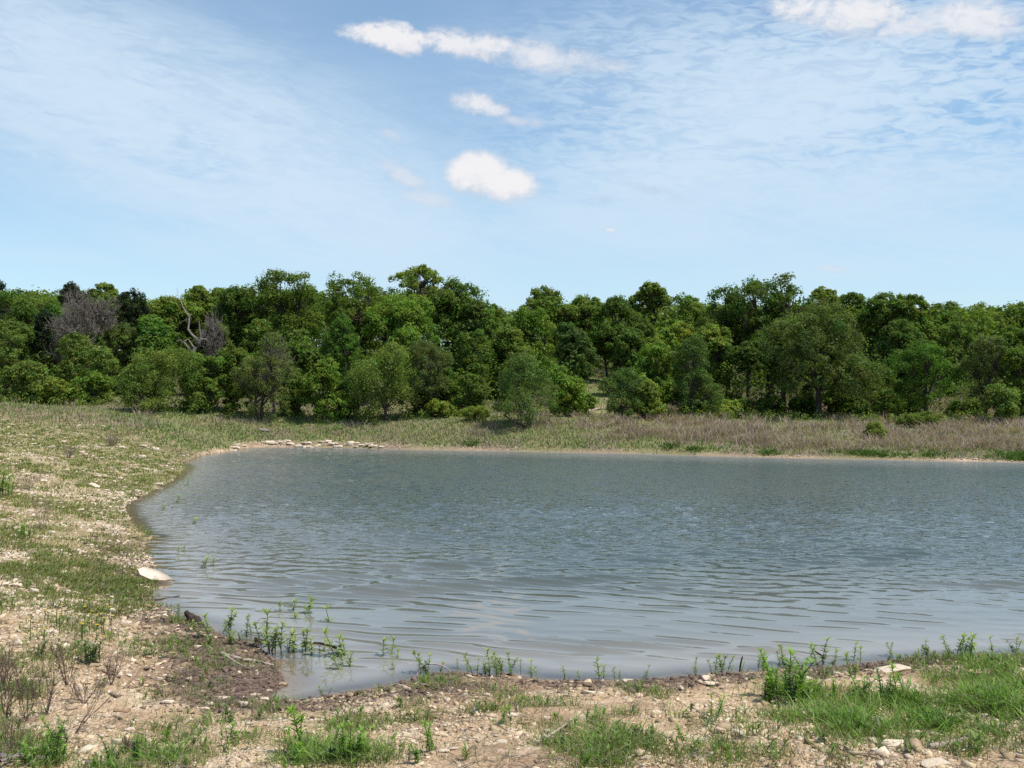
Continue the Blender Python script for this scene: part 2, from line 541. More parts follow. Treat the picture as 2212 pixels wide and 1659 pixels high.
th_in = np.radians(np.linspace(-33, 33, 560))
th_l = np.radians(np.concatenate([np.linspace(-180, -60, 26), np.linspace(-56, -34.5, 14)]))
TH = np.concatenate([th_l, th_in, -th_l[::-1]])
r1 = np.linspace(0.5, 3.6, 14)[:-1]
r2 = np.arange(3.6, 13.0, 0.023)
r3 = np.geomspace(13.0, 78.0, 270)
r4 = np.geomspace(78.0, 3000.0, 60)[1:]
RR = np.concatenate([r1, r2, r3, r4])
GT, GR = np.meshgrid(TH, RR)          # rows: radius, columns: angle
GX, GY = GR * np.sin(GT), GR * np.cos(GT)
GS = shore_dist(GX, GY)
GZ = land(GX, GY, GS)
with np.errstate(all='ignore'):
    GPX, GPY = to_px(GX, GY, GZ)
NTH, NR = len(TH), len(RR)
C0 = len(th_l)
C1 = C0 + len(th_in)
VIS = np.zeros_like(GX, bool)
_front = np.where(GY > 0.5, GPY, 1e9)
_run = np.minimum.accumulate(_front, axis=0)
VIS[:, C0:C1] = (_front <= _run + 0.8)[:, C0:C1]
# size of each grid cell in the picture, for scattering small things evenly as seen
_dpy = np.abs(np.gradient(GPY, axis=0))
_dpx = np.abs(np.gradient(GPX, axis=1))
AREA = np.where((GY > 1) & (np.abs(GT) < math.radians(33)) & (GPY < 800) & (GR < 100), np.minimum(_dpy * _dpx, 60), 0)
WAREA = np.gradient(RR)[:, None] * np.gradient(TH)[None, :] * GR      # true size in square metres


def ground_at(px, py):
    """where the land (or pond bed) seen at (px, py) lies: x, y, z"""
    c = C0 + int(np.argmin(np.abs(np.tan(th_in) - (px - 512) / FPX)))
    d = np.abs(GPY[:, c] - py) + np.where(VIS[:, c], 0, 50)
    i = int(np.argmin(d))
    return GX[i, c], GY[i, c], GZ[i, c]


def on_land(x, y):
    return float(land(np.array([x]), np.array([y]))[0])


def scatter(weight, n):
    """n random places, chosen by weight over the cells of the land grid"""
    p = weight[:-1, :-1].ravel()
    cs = np.cumsum(p)
    k = np.searchsorted(cs, rng.random(n) * cs[-1])
    i, j = np.divmod(k, NTH - 1)
    a, b = rng.random(n), rng.random(n)
    lerp = lambda G: (G[i, j] * (1 - a) * (1 - b) + G[i + 1, j] * a * (1 - b) + G[i, j + 1] * (1 - a) * b + G[i + 1, j + 1] * a * b)
    return np.stack([lerp(GX), lerp(GY), lerp(GZ)], 1), i, j


def field(items):
    """soft patches laid on the ground where the photograph shows them (frame px) -> value per grid vertex"""
    f = np.zeros_like(GX)
    for px, py, rx, ry, a in items:
        f = np.maximum(f, a * np.exp(-(((GPX - px) / rx) ** 2 + ((GPY - py) / ry) ** 2) ** 1.35))
    return f


wide = fbm(GX / 2.2, GY / 2.2, 4, 41)
tight = fbm(GX / 0.55, GY / 0.55, 3, 47)
far_m = sstep(36.0, 46.0, GY + 0.35 * GX) * (GS > 0)
left_m = sstep(-2.5, -5.0, GX + 0.10 * (GY - 10)) * sstep(9.5, 13.0, GY) * (1 - far_m) * (GS > 0)
near_m = (1 - far_m) * (1 - left_m) * (GS > 0)
LUSH = field([(915, 715, 120, 22, 1.0), (990, 700, 70, 32, 1.0), (800, 696, 40, 12, 0.6), (1010, 670, 40, 16, 0.7), (1130, 690, 90, 34, 0.9), (-110, 700, 90, 40, 0.7)])
GREEN = field([(870, 735, 90, 10, 0.6), (1000, 742, 60, 12, 0.6), (940, 660, 60, 9, 0.65), (790, 664, 30, 5, 0.5),
               (60, 757, 90, 14, 0.8), (180, 755, 60, 15, 0.8), (300, 755, 80, 16, 1.0), (225, 738, 50, 12, 0.7), (470, 752, 40, 14, 0.7), (615, 748, 60, 17, 0.95), (690, 752, 26, 10, 0.7), (560, 748, 40, 10, 0.6),
               (350, 730, 36, 14, 0.8), (85, 622, 60, 26, 0.85), (40, 655, 50, 20, 0.4), (30, 690, 45, 22, 0.55), (150, 640, 40, 26, 0.6), (190, 690, 26, 16, 0.55),
               (255, 712, 35, 9, 0.6), (380, 692, 36, 6, 0.7), (430, 684, 26, 6, 0.6), (540, 705, 36, 6, 0.8), (505, 692, 40, 5, 0.6), (645, 693, 34, 6, 0.75), (290, 700, 22, 7, 0.6),
               (45, 575, 70, 14, 0.75), (120, 600, 50, 16, 0.65), (20, 610, 40, 12, 0.6), (880, 656, 50, 6, 0.6), (165, 600, 14, 40, 0.5), (225, 648, 30, 8, 0.6), (180, 628, 24, 9, 0.7), (250, 664, 20, 6, 0.5), (205, 668, 20, 8, 0.5)])
tuft = 0.45 * tight + 0.55 * fbm(GX / 0.24, GY / 0.24, 3, 49)
GREEN = GREEN * sstep(0.44, 0.60, tuft + 0.05 * (GREEN - 0.6)) + LUSH * (0.12 + 0.88 * sstep(0.43, 0.56, tuft))
GREEN = np.maximum(GREEN, 0.5 * sstep(0.60, 0.68, tuft) * (GS > 0.6))
MUD = np.exp(-(np.maximum(GS - 0.40, 0) / 0.50) ** 2) * (1 - far_m)
MUD = np.maximum(MUD, (0.35 + 0.9 * sstep(0.36, 0.56, wide)) * field([(230, 670, 66, 28, 1.0), (190, 640, 30, 14, 0.8), (450, 690, 100, 10, 0.7), (640, 685, 60, 8, 0.6)])) * (GS > -0.6)
MUD = MUD * (0.40 + 0.65 * sstep(0.3, 0.55, tight)) * (1 - 0.75 * left_m * sstep(14, 20, GY))
bank_green = left_m * sstep(0.34, 0.52, 0.6 * wide + 0.4 * tight) * (0.45 + 0.55 * sstep(14, 40, GY)) + left_m * sstep(24, 48, GY) * 0.55
meadow = far_m * (0.72 + 0.28 * sstep(0.35, 0.6, wide)) * sstep(0.05, 0.5, GS)
path_c = field([(589, 412, 20, 1.6, 1.0), (603, 407, 9, 2.0, 1.0), (608, 400, 4, 4, 0.8), (560, 416, 16, 1.5, 0.5)])
GRASS = np.clip(GREEN * near_m + bank_green * (0.25 + 0.75 * sstep(0.36, 0.52, tuft)) + GREEN * left_m + meadow * (1 - 0.85 * path_c), 0, 1) * (GS > 0.02)

GLADE = np.exp(-((GX - 0.083 * GY) / 2.6) ** 2) * sstep(58, 63, GY) * (1 - sstep(84, 92, GY))
# colours of the bare ground
c_tan = np.array([0.46, 0.33, 0.208]); c_soil = np.array([0.31, 0.21, 0.135]); c_pale = np.array([0.60, 0.475, 0.345])
c_mud = np.array([0.138, 0.098, 0.071]); c_turf = np.array([0.215, 0.205, 0.085]); c_field = np.array([0.19, 0.175, 0.085]); c_bed = np.array([0.30, 0.22, 0.145])
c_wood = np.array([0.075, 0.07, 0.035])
mixv = lambda a, b, t: a * (1 - t[..., None]) + b * t[..., None]
gcol = mixv(c_tan, c_soil, sstep(0.35, 0.65, fbm(GX / 0.8, GY / 0.8, 4, 61)))
gcol = mixv(gcol, c_pale, sstep(0.55, 0.75, fbm(GX / 0.35, GY / 0.35, 3, 67)) * 0.7)
gcol = mixv(gcol, np.array([0.245, 0.215, 0.105]), left_m * (0.50 + 0.45 * sstep(0.35, 0.6, wide)))
gcol = mixv(gcol, c_turf, np.clip(GRASS, 0, 1) * (0.55 + 0.2 * left_m) * (1 - far_m))
gcol = mixv(gcol, np.array([0.285, 0.215, 0.145]), far_m * (1 - 0.8 * sstep(8, 16, GX) * sstep(0.40, 0.55, wide)) * (GX > -11))
gcol = mixv(gcol, mixv(c_field, np.array([0.20, 0.155, 0.115]), sstep(0.4, 0.62, wide)), np.zeros_like(GX) + far_m * sstep(-0.05, 0.25, GS - 0.1 + 0.9 * (fbm(GX / 2.0, GY / 2.0, 3, 83) - 0.5)) * (1 - path_c))
gcol = mixv(gcol, np.array([0.42, 0.31, 0.21]), path_c * far_m * 0.7)
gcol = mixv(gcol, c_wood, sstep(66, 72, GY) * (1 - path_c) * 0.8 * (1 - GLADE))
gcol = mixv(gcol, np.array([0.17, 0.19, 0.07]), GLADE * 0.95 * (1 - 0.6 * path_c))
gcol = mixv(gcol, c_mud, np.clip(MUD, 0, 1))
gcol = np.where((GS < 0)[..., None], mixv(c_bed, c_mud, sstep(0.0, 1.5, -GS)), gcol)

# ground sheet
m, t = material('ground')
co = t.n('ShaderNodeTexCoord').outputs['Object']
n1 = t.noise(co, 26.0, 6.0, 0.65)
n2 = t.noise(co, 5.0, 5.0, 0.6)
vo = t.n('ShaderNodeTexVoronoi')
vo.inputs['Scale'].default_value = 30.0
t.t.links.new(co, vo.inputs['Vector'])
k = t.m('ADD', t.m('MULTIPLY', t.ramp01(n1, 0.25, 0.75), 0.55), t.m('MULTIPLY', t.ramp01(n2, 0.25, 0.75), 0.30))
k = t.m('ADD', k, 0.56)
cc = t.n('ShaderNodeVectorMath', operation='SCALE')
t.t.links.new(attr(t), cc.inputs[0]); t.set(cc.inputs[3], k)
p = t.n('ShaderNodeBsdfPrincipled')
p.inputs['Roughness'].default_value = 0.95
p.inputs['Specular IOR Level'].default_value = 0.1
t.t.links.new(cc.outputs[0], p.inputs['Base Color'])
b = t.n('ShaderNodeBump')
b.inputs['Strength'].default_value = 0.7
b.inputs['Distance'].default_value = 0.03
t.set(b.inputs['Height'], t.m('ADD', n1, t.m('MULTIPLY', vo.outputs['Distance'], 0.8)))
t.t.links.new(b.outputs[0], p.inputs['Normal'])
o = t.n('ShaderNodeOutputMaterial')
t.t.links.new(p.outputs[0], o.inputs[0])
M_GROUND = m
idx = np.arange(NR * NTH).reshape(NR, NTH)
q = np.stack([idx[:-1, :-1], idx[:-1, 1:], idx[1:, 1:], idx[1:, :-1]], -1).reshape(-1, 4)[:, ::-1]
cap = np.concatenate([idx[0, ::-1]])
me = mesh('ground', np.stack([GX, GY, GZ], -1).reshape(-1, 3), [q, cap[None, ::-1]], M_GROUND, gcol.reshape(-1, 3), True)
g = put('ground', me)
tag(g, 'stony tan ground of the pond banks and the meadow', 'ground', kind='structure')

# ------------------------------------------------------------------ pond water
wt = np.radians(np.concatenate([np.linspace(-70, -34, 20)[:-1], np.linspace(-34, 34, 620), np.linspace(34, 80, 26)[1:]]))
wr = np.concatenate([np.arange(6.5, 16.0, 0.035), np.arange(16.0, 28.0, 0.05), np.arange(28.0, 45.0, 0.065), np.arange(45.0, 62.0, 0.12), np.geomspace(62, 110, 20)])
WT, WR = np.meshgrid(wt, wr)
WX, WY = WR * np.sin(WT), WR * np.cos(WT)
WS = shore_dist(WX, WY)
wz = np.zeros_like(WX)
wv = np.random.default_rng(3)
dep = sstep(0.02, 1.1, -WS)
# gentle long-crested ripples, refracted a little towards the left bank
env = sstep(0.34, 0.58, fbm(WX / 3.2 + 3, WY / 1.3, 3, 71))
wave1 = 0
for i in range(26):
    lam = wv.uniform(0.25, 0.46)
    ang = math.radians(25 + wv.normal(0, 9))
    kk = 2 * math.pi / lam
    wave1 = wave1 + (lam / 2 / math.pi) * np.sin(kk * (WX * math.sin(ang) + WY * math.cos(ang)) + wv.uniform(0, 6.28) + 1.2 * fbm(WX / 2.5, WY / 2.5, 2, 80 + i % 3))
wave1 /= wave1.std()
wave1 = (np.exp(0.85 * np.clip(wave1, -2.5, 2.5)) - 1.4) * 0.0078
wave2 = 0
for i in range(90):
    lam = wv.uniform(0.34, 0.52) if i % 4 else wv.uniform(0.2, 0.34)
    ang = math.radians(14 + wv.normal(0, 36))
    kk = 2 * math.pi / lam
    wave2 = wave2 + (1 - sstep(120 * lam, 190 * lam, WR)) * (lam / 2 / math.pi) * np.sin(kk * (WX * math.sin(ang) + WY * math.cos(ang)) + wv.uniform(0, 6.28))
wave2 *= 0.140 / math.sqrt(45)
patchy = 0.6 + 0.55 * fbm(WX / 7.0, WY / 9.0, 3, 91)
far_k = sstep(11.5, 20.0, WY + 0.15 * WX)
calm = sstep(9.0, 11.5, WR) * 0.85 + 0.12
wave2 *= 1 - 0.66 * sstep(17, 31, WR)
chop = far_k * (0.45 + 0.55 * sstep(13, 22, WR) + 2.0 * sstep(22, 46, WR)) * (0.75 + 0.5 * fbm(WX / 6.0, WY / 10.0, 3, 97)) * sstep(0.0, 0.8, -WS)
wz = wave1 * calm * (0.18 + 1.15 * env) * (1 - 0.5 * far_k) * (1 - 0.97 * sstep(17, 29, WR)) + wave2 * far_k * patchy
wz *= 0.15 + 0.85 * dep
m, t = material('pond_water')
co = t.n('ShaderNodeTexCoord').outputs['Object']
mp = t.n('ShaderNodeMapping')
mp.inputs['Scale'].default_value = (4.2, 7.6, 1.0)
mp.inputs['Rotation'].default_value = (0, 0, math.radians(22))
t.t.links.new(co, mp.inputs[0])
nn = t.noise(mp.outputs[0], 1.0, 2.0, 0.5)
nn = t.m('MULTIPLY', nn, t.n('ShaderNodeAttribute', attribute_name='Chop').outputs['Fac'])
bmp = t.n('ShaderNodeBump')
bmp.inputs['Strength'].default_value = 1.0
bmp.inputs['Distance'].default_value = 0.030
t.set(bmp.inputs['Height'], nn)
fr = t.n('ShaderNodeFresnel')
fr.inputs[0].default_value = 1.333
t.t.links.new(bmp.outputs[0], fr.inputs['Normal'])
gl = t.n('ShaderNodeBsdfGlossy')
gl.inputs['Roughness'].default_value = 0.02
gl.inputs['Color'].default_value = (1, 1, 1, 1)
t.t.links.new(bmp.outputs[0], gl.inputs['Normal'])
df = t.n('ShaderNodeBsdfDiffuse')
dpa = t.n('ShaderNodeAttribute', attribute_name='Col').outputs['Fac']
wc = t.mixc(t.ramp01(dpa, 0.0, 0.28), (0.225, 0.212, 0.19, 1), (0.128, 0.135, 0.126, 1))
t.set(df.inputs[0], t.mixc(t.ramp01(dpa, 0.25, 0.95), wc, (0.060, 0.080, 0.074, 1)))
tr = t.n('ShaderNodeBsdfTransparent')
tr.inputs[0].default_value = (0.86, 0.82, 0.74, 1)
mb = t.n('ShaderNodeMixShader')
t.set(mb.inputs[0], t.m('ADD', t.m('MULTIPLY', t.ramp01(dpa, 0.0, 0.07), 0.78), 0.22))
t.t.links.new(tr.outputs[0], mb.inputs[1]); t.t.links.new(df.outputs[0], mb.inputs[2])
mw = t.n('ShaderNodeMixShader')
t.t.links.new(fr.outputs[0], mw.inputs[0])
t.t.links.new(mb.outputs[0], mw.inputs[1]); t.t.links.new(gl.outputs[0], mw.inputs[2])
o = t.n('ShaderNodeOutputMaterial')
t.t.links.new(mw.outputs[0], o.inputs[0])
widx = np.arange(WX.size).reshape(WX.shape)
q = np.stack([widx[:-1, :-1], widx[1:, :-1], widx[1:, 1:], widx[:-1, 1:]], -1)[:, :, ::-1]
keep = (WS[:-1, :-1] < 0.6)
q = q[keep].reshape(-1, 4)
dcol = np.repeat(np.clip(-WS / 7.0, 0, 1).reshape(-1, 1), 3, axis=1)
used = np.unique(q)
rem = np.full(WX.size, -1); rem[used] = np.arange(len(used))
me = mesh('pond_water', np.stack([WX, WY, wz], -1).reshape(-1, 3)[used], [rem[q]], m, dcol[used], True)
ca = me.attributes.new('Chop', 'FLOAT', 'POINT')
ca.data.foreach_set('value', chop.reshape(-1)[used].astype(np.float32))
tag(put('pond_water', me), 'grey-blue rippled water of the pond', 'water', kind='structure')

# ------------------------------------------------------------------ trees
# leaf colours: name -> (base colour, clump variation, leaf variation)
GREENS = {
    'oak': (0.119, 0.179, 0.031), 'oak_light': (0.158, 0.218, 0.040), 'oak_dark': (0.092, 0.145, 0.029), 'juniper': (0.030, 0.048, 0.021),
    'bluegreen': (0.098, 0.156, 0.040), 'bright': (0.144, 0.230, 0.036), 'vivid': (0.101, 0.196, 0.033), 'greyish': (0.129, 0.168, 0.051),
    'lime': (0.194, 0.257, 0.043), 'vine': (0.149, 0.210, 0.046), 'mid': (0.119, 0.186, 0.035), 'oak_dull': (0.105, 0.148, 0.039)}  # last entry: the broad front oak's own dull green


def crown_points(W_, Hc, n, rc, droop, wob, low=0.75):
    """clump centres over the rounded lobes of a crown of width W_ and height Hc (centre at 0)"""
    a, c = W_ / 2, Hc / 2
    K = int(np.clip(W_ * Hc / 4.2, 6, 15))
    rl = np.clip(0.27 * math.sqrt(W_ * Hc), 0.55, 1.75)
    L = []
    tries = 0
    while len(L) < K and tries < 600:
        tries += 1
        d = unit(rng.normal(size=3))
        if d[2] < -low * 0.9:
            continue
        q = np.array([max(a - rl * 0.75, 0.2), max(a - rl * 0.75, 0.2), max(c - rl * 0.6, 0.2)]) * d * (0.55 + 0.45 * rng.random() ** 0.5) * (1 + wob * 0.5 * rng.normal())
        if L and min(np.linalg.norm(q - l[0]) for l in L) < rl * 0.72:
            continue
        L.append((q, rl * rng.uniform(0.7, 1.15)))
    out = np.zeros((0, 3))
    tries = 0
    while len(out) < n and tries < n * 25:
        tries += 1
        q, r_ = L[rng.integers(0, len(L))]
        d = unit(rng.normal(size=3) + np.array([0, 0, 0.35]))
        if d[2] < -0.55 and q[2] > -0.5 * c:
            continue
        p_ = q + d * r_ * rng.uniform(0.72, 1.0) * np.array([1, 1, 0.85])
        if len(out) and np.linalg.norm(out - p_, axis=1).min() < rc * 0.5:
            continue
        # leave out what lies deep inside another lobe
        if sum(np.linalg.norm((p_ - l[0])) < l[1] * 0.55 for l in L) > 0 and rng.random() < 0.8:
            continue
        out = np.vstack([out, p_])
    return out


def leaf_cloud(C, rc, per, ls, base, up=0.45, flat=0.8, clump_var=0.22, leaf_var=0.15, droop=0.0):
    """leaf-sized faces in clumps round the centres C"""
    n = len(C) * per
    ci = np.repeat(np.arange(len(C)), per)
    rcs = rc * rng.uniform(0.65, 1.3, len(C))
    d = unit(rng.normal(size=(n, 3)) + np.array([0, 0, up]))
    rad = rng.random(n) ** 0.33 * (1 + 0.15 * rng.normal(size=n))
    P = C[ci] + d * (rcs[ci] * rad)[:, None] * np.array([1, 1, flat])
    P[:, 2] -= droop * rng.random(n) ** 2 * rcs[ci] * 1.6
    nrm = unit(d + rng.normal(size=(n, 3)) * 0.42 + np.array([0, 0, 0.25]))
    ref = unit(rng.normal(size=(n, 3)))
    u = unit(np.cross(nrm, ref)); v = np.cross(nrm, u)
    s = ls * rng.uniform(0.6, 1.4, n)
    su, sv = (s * 0.62)[:, None] * u, (s * rng.uniform(0.28, 0.5, n))[:, None] * v
    k = rng.uniform(-0.25, 0.25, n)[:, None]
    Vv = np.stack([P - su, P + sv + k * su, P + su, P - sv + k * su], 1).reshape(-1, 3)
    F = (np.arange(n) * 4)[:, None] + np.arange(4)
    cv = 1 + clump_var * rng.normal(size=(len(C), 1)) + np.concatenate([rng.normal(size=(len(C), 1)) * 0.10, np.zeros((len(C), 1)), rng.normal(size=(len(C), 1)) * 0.05], 1)
    col = np.array(base) * np.clip(cv, 0.55, 1.6)[ci] * np.clip(1 + leaf_var * rng.normal(size=(n, 1)), 0.5, 1.7)
    return Vv, F, np.repeat(np.clip(col, 0.004, 0.4), 4, axis=0)


def limb(a, b, ra, rb, n=6, sag=0.12):
    tt = np.linspace(0, 1, n)[:, None]
    L = np.linalg.norm(b - a)
    j = rng.normal(size=3) * L * sag
    P = a * (1 - tt) + b * tt + j * (tt * (1 - tt) * 2) + np.array([0, 0, -1.0]) * L * 0.10 * tt * (1 - tt)
    return P, (ra * (1 - tt) + rb * tt).ravel()


def make_tree(kind, px, top, wid, D, label, sp='oak', cat='tree', group='trees along the far bank', cf=0.72, rc=None, per=70, ls=0.135, wob=0.28, droop=0.3,
              trunk=1, tr=None, lean=0.0, n=None, base=None, low=1.05, fill=1.0, shape=None, leafdroop=0.0, var=0.13, split=None):
    """a tree whose crown top shows at (px, top) and is wid pixels wide when it stands D metres away"""
    global rng
    rng = np.random.default_rng(abs(int(px * 131 + top * 17 + wid)))
    x = (px - 512) / FPX * D
    y = D
    z = on_land(x, y)
    ztop = EYE + (400 - top) / FPX * D
    H = ztop - z
    Wm = wid / FPX * D
    Hc = H * cf
    rc = (rc or min(max(0.11 * Wm, 0.36), 0.8)) * 0.82
    n = n or int(1.15 * fill * (Wm * Hc) / (rc * rc) + 14)
    C = crown_points(Wm, Hc, n, rc, droop, wob, low)
    if shape is not None:                       # narrow or widen the crown with height
        f = np.interp((C[:, 2] + Hc / 2) / Hc, [0, 0.5, 1], shape)
        C[:, :2] *= f[:, None]
    C[:, 2] += H - Hc / 2
    C[:, 2] += (H - 0.8 * rc) - (C[:, 2]).max()
    if cf > 0.86:
        k = C[:, 2] - C[:, 2].min()
        C[:, 2] = rc * 0.45 + k * ((H - 0.8 * rc - rc * 0.45) / k.max())
    C[:, 2] = np.maximum(C[:, 2], rc * 0.4)
    C[:, 0] += lean * C[:, 2]
    Vv, F, colr = leaf_cloud(C, rc, int(1.5 * per * (0.75 + 0.25 * fill)), ls * D / 66.0 * 0.86, GREENS.get(sp, sp), droop=leafdroop, clump_var=var)
    root = empty(kind, (x, y, z), label, cat, group)
    put('crown', mesh('crown', Vv, [F], M_LEAF, colr), root)
    # trunk and limbs reach the clumps
    tr = tr or max(0.07, 0.024 * H)
    paths = []
    zb = max(H - Hc, 0.12 * H)
    tops = []
    for kx in range(trunk):
        off = np.array([0.0, 0, -0.15]) if trunk == 1 else np.append(rng.normal(size=2) * 0.22, -0.15)
        fork = np.array([lean * zb * 1.4 + (0 if trunk == 1 else rng.normal() * 0.16 * Wm), 0 if trunk == 1 else rng.normal() * 0.1 * Wm, zb * 1.3])
        paths.append(limb(off, fork, tr * 1.15, tr * 0.72, 7, 0.05))
        tops.append(fork)
    K = max(3, min(8, len(C) // 12))
    seeds = C[rng.choice(len(C), K, replace=False)]
    for _ in range(4):
        lab_ = np.argmin(((C[:, None] - seeds[None]) ** 2).sum(-1), 1)
        seeds = np.array([C[lab_ == k].mean(0) if (lab_ == k).any() else seeds[k] for k in range(K)])
    for k in range(K):
        f = tops[k % len(tops)]
        e = f * 0.35 + seeds[k] * 0.65
        paths.append(limb(f, e, tr * 0.55, tr * 0.26, 7, 0.10))
        for c in C[lab_ == k][:14]:
            paths.append(limb(e, c, tr * 0.22, tr * 0.05, 5, 0.12))
    tv, tf = tubes(paths, 6)
    put('trunk', mesh('trunk', tv, [tf], M_BARK, None, True), root)
    return root


T = make_tree
OAKS = 'oaks standing along the far bank'
JUN = 'dark junipers at the left end of the wood'
BUSH = 'bushes at the foot of the far wood'
# --- back row, left to right
T('juniper_tree', -4, 277, 52, 84, 'dark juniper whose tip cuts the sky at the left edge of the photo', 'juniper', group=JUN, cf=0.9, ls=0.10, shape=(1.1, 0.95, 0.35))
T('oak_tree', 30, 288, 77, 80, 'mid green rounded tree between the two left dark junipers', 'mid', group=OAKS, cf=0.8)
T('juniper_tree', 72, 281, 44, 86, 'dark juniper with a ragged top behind the grey leafless tree', 'juniper', group=JUN, cf=0.9, ls=0.10, shape=(1.1, 0.9, 0.5))
T('oak_tree', 101, 282, 40, 88, 'small pale green oak top against the sky beside the dark juniper', 'oak_light', group=OAKS, cf=0.7, fill=0.7, ls=0.15)
T('juniper_tree', 129, 288, 46, 78, 'round topped dark juniper right of the grey leafless tree', 'juniper', group=JUN, cf=0.88, ls=0.10, wob=0.2)
T('juniper_tree', 46, 309, 40, 72, 'dark shaded juniper below and left of the grey leafless tree', 'juniper', group=JUN, cf=0.95, ls=0.10, shape=(1.2, 0.95, 0.45))
T('oak_tree', 166, 296, 61, 84, 'yellowish green tree behind the bare snag', 'oak_light', group=OAKS, cf=0.8)
T('oak_tree', 207, 284, 54, 86, 'pale oak with a broken open top right of the bare snag', 'oak_light', group=OAKS, cf=0.75, fill=0.75, ls=0.15)
T('oak_tree', 239, 286, 54, 80, 'darker oak at the left shoulder of the tall oaks', 'oak_dark', group=OAKS, cf=0.8)
T('oak_tree', 289, 267, 87, 78, 'tall broad oak, leftmost of the highest crowns', 'oak', group=OAKS, cf=0.75, per=80)
T('oak_tree', 361, 269, 92, 76, 'tall oak with dark limbs showing through the middle of its crown', 'oak', group=OAKS, cf=0.72, fill=0.85, rc=0.62, tr=0.30)
T('oak_tree', 400, 292, 73, 74, 'oak crown sloping down to the right, sunlight painted into its leaf colour', 'bright', group=OAKS, cf=0.8, shape=(1.2, 1.0, 0.6))  # right slope of the tall oak, its sunlight put into the leaf colour
T('oak_tree', 419, 265, 73, 86, 'tall open oak with sky holes through its thin crown', 'oak_light', group=OAKS, cf=0.55, fill=0.50, rc=0.50, tr=0.26)
T('oak_tree', 455, 277, 77, 84, 'dark dense oak standing right of the thin open one', 'oak_dark', group=OAKS, cf=0.82, per=85, shape=(1.1, 1.0, 0.55))
T('oak_tree', 478, 300, 51, 80, 'small dark oak at the left side of the dip in the skyline', 'oak_dark', group=OAKS, cf=0.8)
T('elm_tree', 500, 305, 46, 76, 'light green tree at the bottom of the dip in the skyline', 'mid', group=OAKS, cf=0.9, ls=0.11)
T('oak_tree', 543, 283, 49, 84, 'umbrella shaped oak, the high left half of its flat top', 'oak', group=OAKS, cf=0.55, fill=0.8, rc=0.55, low=0.4)
T('oak_tree', 578, 293, 54, 84, 'low shouldered oak sloping away from the umbrella shaped top', 'oak', group=OAKS, cf=0.6, fill=0.9, rc=0.5)
T('oak_tree', 528, 306, 70, 78, 'yellow green tree under the umbrella shaped oak', 'bright', group=OAKS, cf=0.9)
T('oak_tree', 622, 296, 66, 82, 'dark round oak above the gap with the path', 'oak_dark', group=OAKS, cf=0.85, per=85)
T('oak_tree', 651, 282, 42, 92, 'small pale oak top poking above the dark round oak', 'oak_light', group=OAKS, cf=0.6, fill=0.7)
T('oak_tree', 685, 293, 66, 88, 'middling green oak left of the tallest right-hand oak', 'oak', group=OAKS, cf=0.85)
T('oak_tree', 728, 284, 61, 74, 'left shoulder of lumpy dark leaves beside the tallest oak', 'oak_dark', group=OAKS, cf=0.8, rc=0.7)
T('oak_tree', 770, 272, 96, 72, 'tallest oak on the right, dark with big knobbly leaf clumps and grey trunk', 'oak_dark', group=OAKS, cf=0.72, rc=0.72, per=95, ls=0.155, tr=0.30, wob=0.35)
T('oak_tree', 824, 285, 30, 78, 'thin wispy oak top with sky showing right of the tallest oak', 'oak_light', group=OAKS, cf=0.42, fill=0.42, rc=0.34)
T('oak_tree', 853, 293, 42, 92, 'narrow oak top just right of the wispy one', 'mid', group=OAKS, cf=0.8)
T('oak_tree', 884, 292, 51, 86, 'plump green tree behind the shaded tree on the right', 'mid', group=OAKS, cf=0.9)
T('oak_tree', 914, 294, 40, 84, 'rounded dark topped tree behind the bright green tree', 'oak', group=OAKS, cf=0.9)
T('oak_tree', 946, 300, 51, 92, 'feathery green tree on the rising wood at right', 'mid', group=OAKS, cf=0.95, ls=0.11)
T('oak_tree', 985, 301, 56, 96, 'pale green rounded tree high on the right slope', 'oak_light', group=OAKS, cf=0.95, ls=0.11)
T('oak_tree', 1022, 303, 47, 92, 'green tree cut by the right edge of the photo at the skyline', 'mid', group=OAKS, cf=0.95)
# --- middle row
T('elm_tree', 155, 314, 44, 71, 'fresh green tree between the grey leafless tree and the snag', 'vivid', group=OAKS, cf=0.9)
T('elm_tree', 122, 322, 40, 71, 'grey green tree under the round topped juniper', 'greyish', group=OAKS, cf=0.9, ls=0.10)
T('elm_tree', 300, 328, 48, 70, 'mid green tree under the leftmost tall oak', 'mid', group=OAKS, cf=0.9)
T('elm_tree', 341, 314, 46, 70, 'fine leafed vivid green tree in front of the dark limbed oak', 'vivid', group=OAKS, cf=0.9, ls=0.09, shape=(0.95, 1.0, 0.6))
T('elm_tree', 215, 322, 44, 71, 'dull green tree right of the bare snag', 'greyish', group=OAKS, cf=0.9)
T('elm_tree', 255, 318, 50, 71, 'olive green tree below the darker oak', 'oak', group=OAKS, cf=0.9)
T('elm_tree', 400, 326, 58, 70, 'sunny green tree behind the vine draped arch', 'bright', group=OAKS, cf=0.9)
T('elm_tree', 470, 330, 54, 70, 'deep green tree between the grey bush and the lone shrub', 'mid', group=OAKS, cf=0.92)
T('elm_tree', 514, 325, 50, 71, 'yellowish tree behind the lone front shrub', 'oak_light', group=OAKS, cf=0.92)
T('elm_tree', 573, 322, 40, 72, 'bluish green tree left above the path gap', 'bluegreen', group=OAKS, cf=0.92)
T('elm_tree', 606, 330, 34, 84, 'dusky tree at the end of the path gap', 'oak_dark', group=OAKS, cf=0.75)
T('elm_tree', 632, 326, 46, 72, 'dark green tree over the shrub at the path', 'oak_dark', group=OAKS, cf=0.92)
T('elm_tree', 669, 321, 44, 72, 'lime tinged tree behind the front shrubs right of the path', 'lime', group=OAKS, cf=0.92)
T('elm_tree', 712, 322, 46, 70, 'light green tree left of the tall oak trunks', 'oak_light', group=OAKS, cf=0.85)
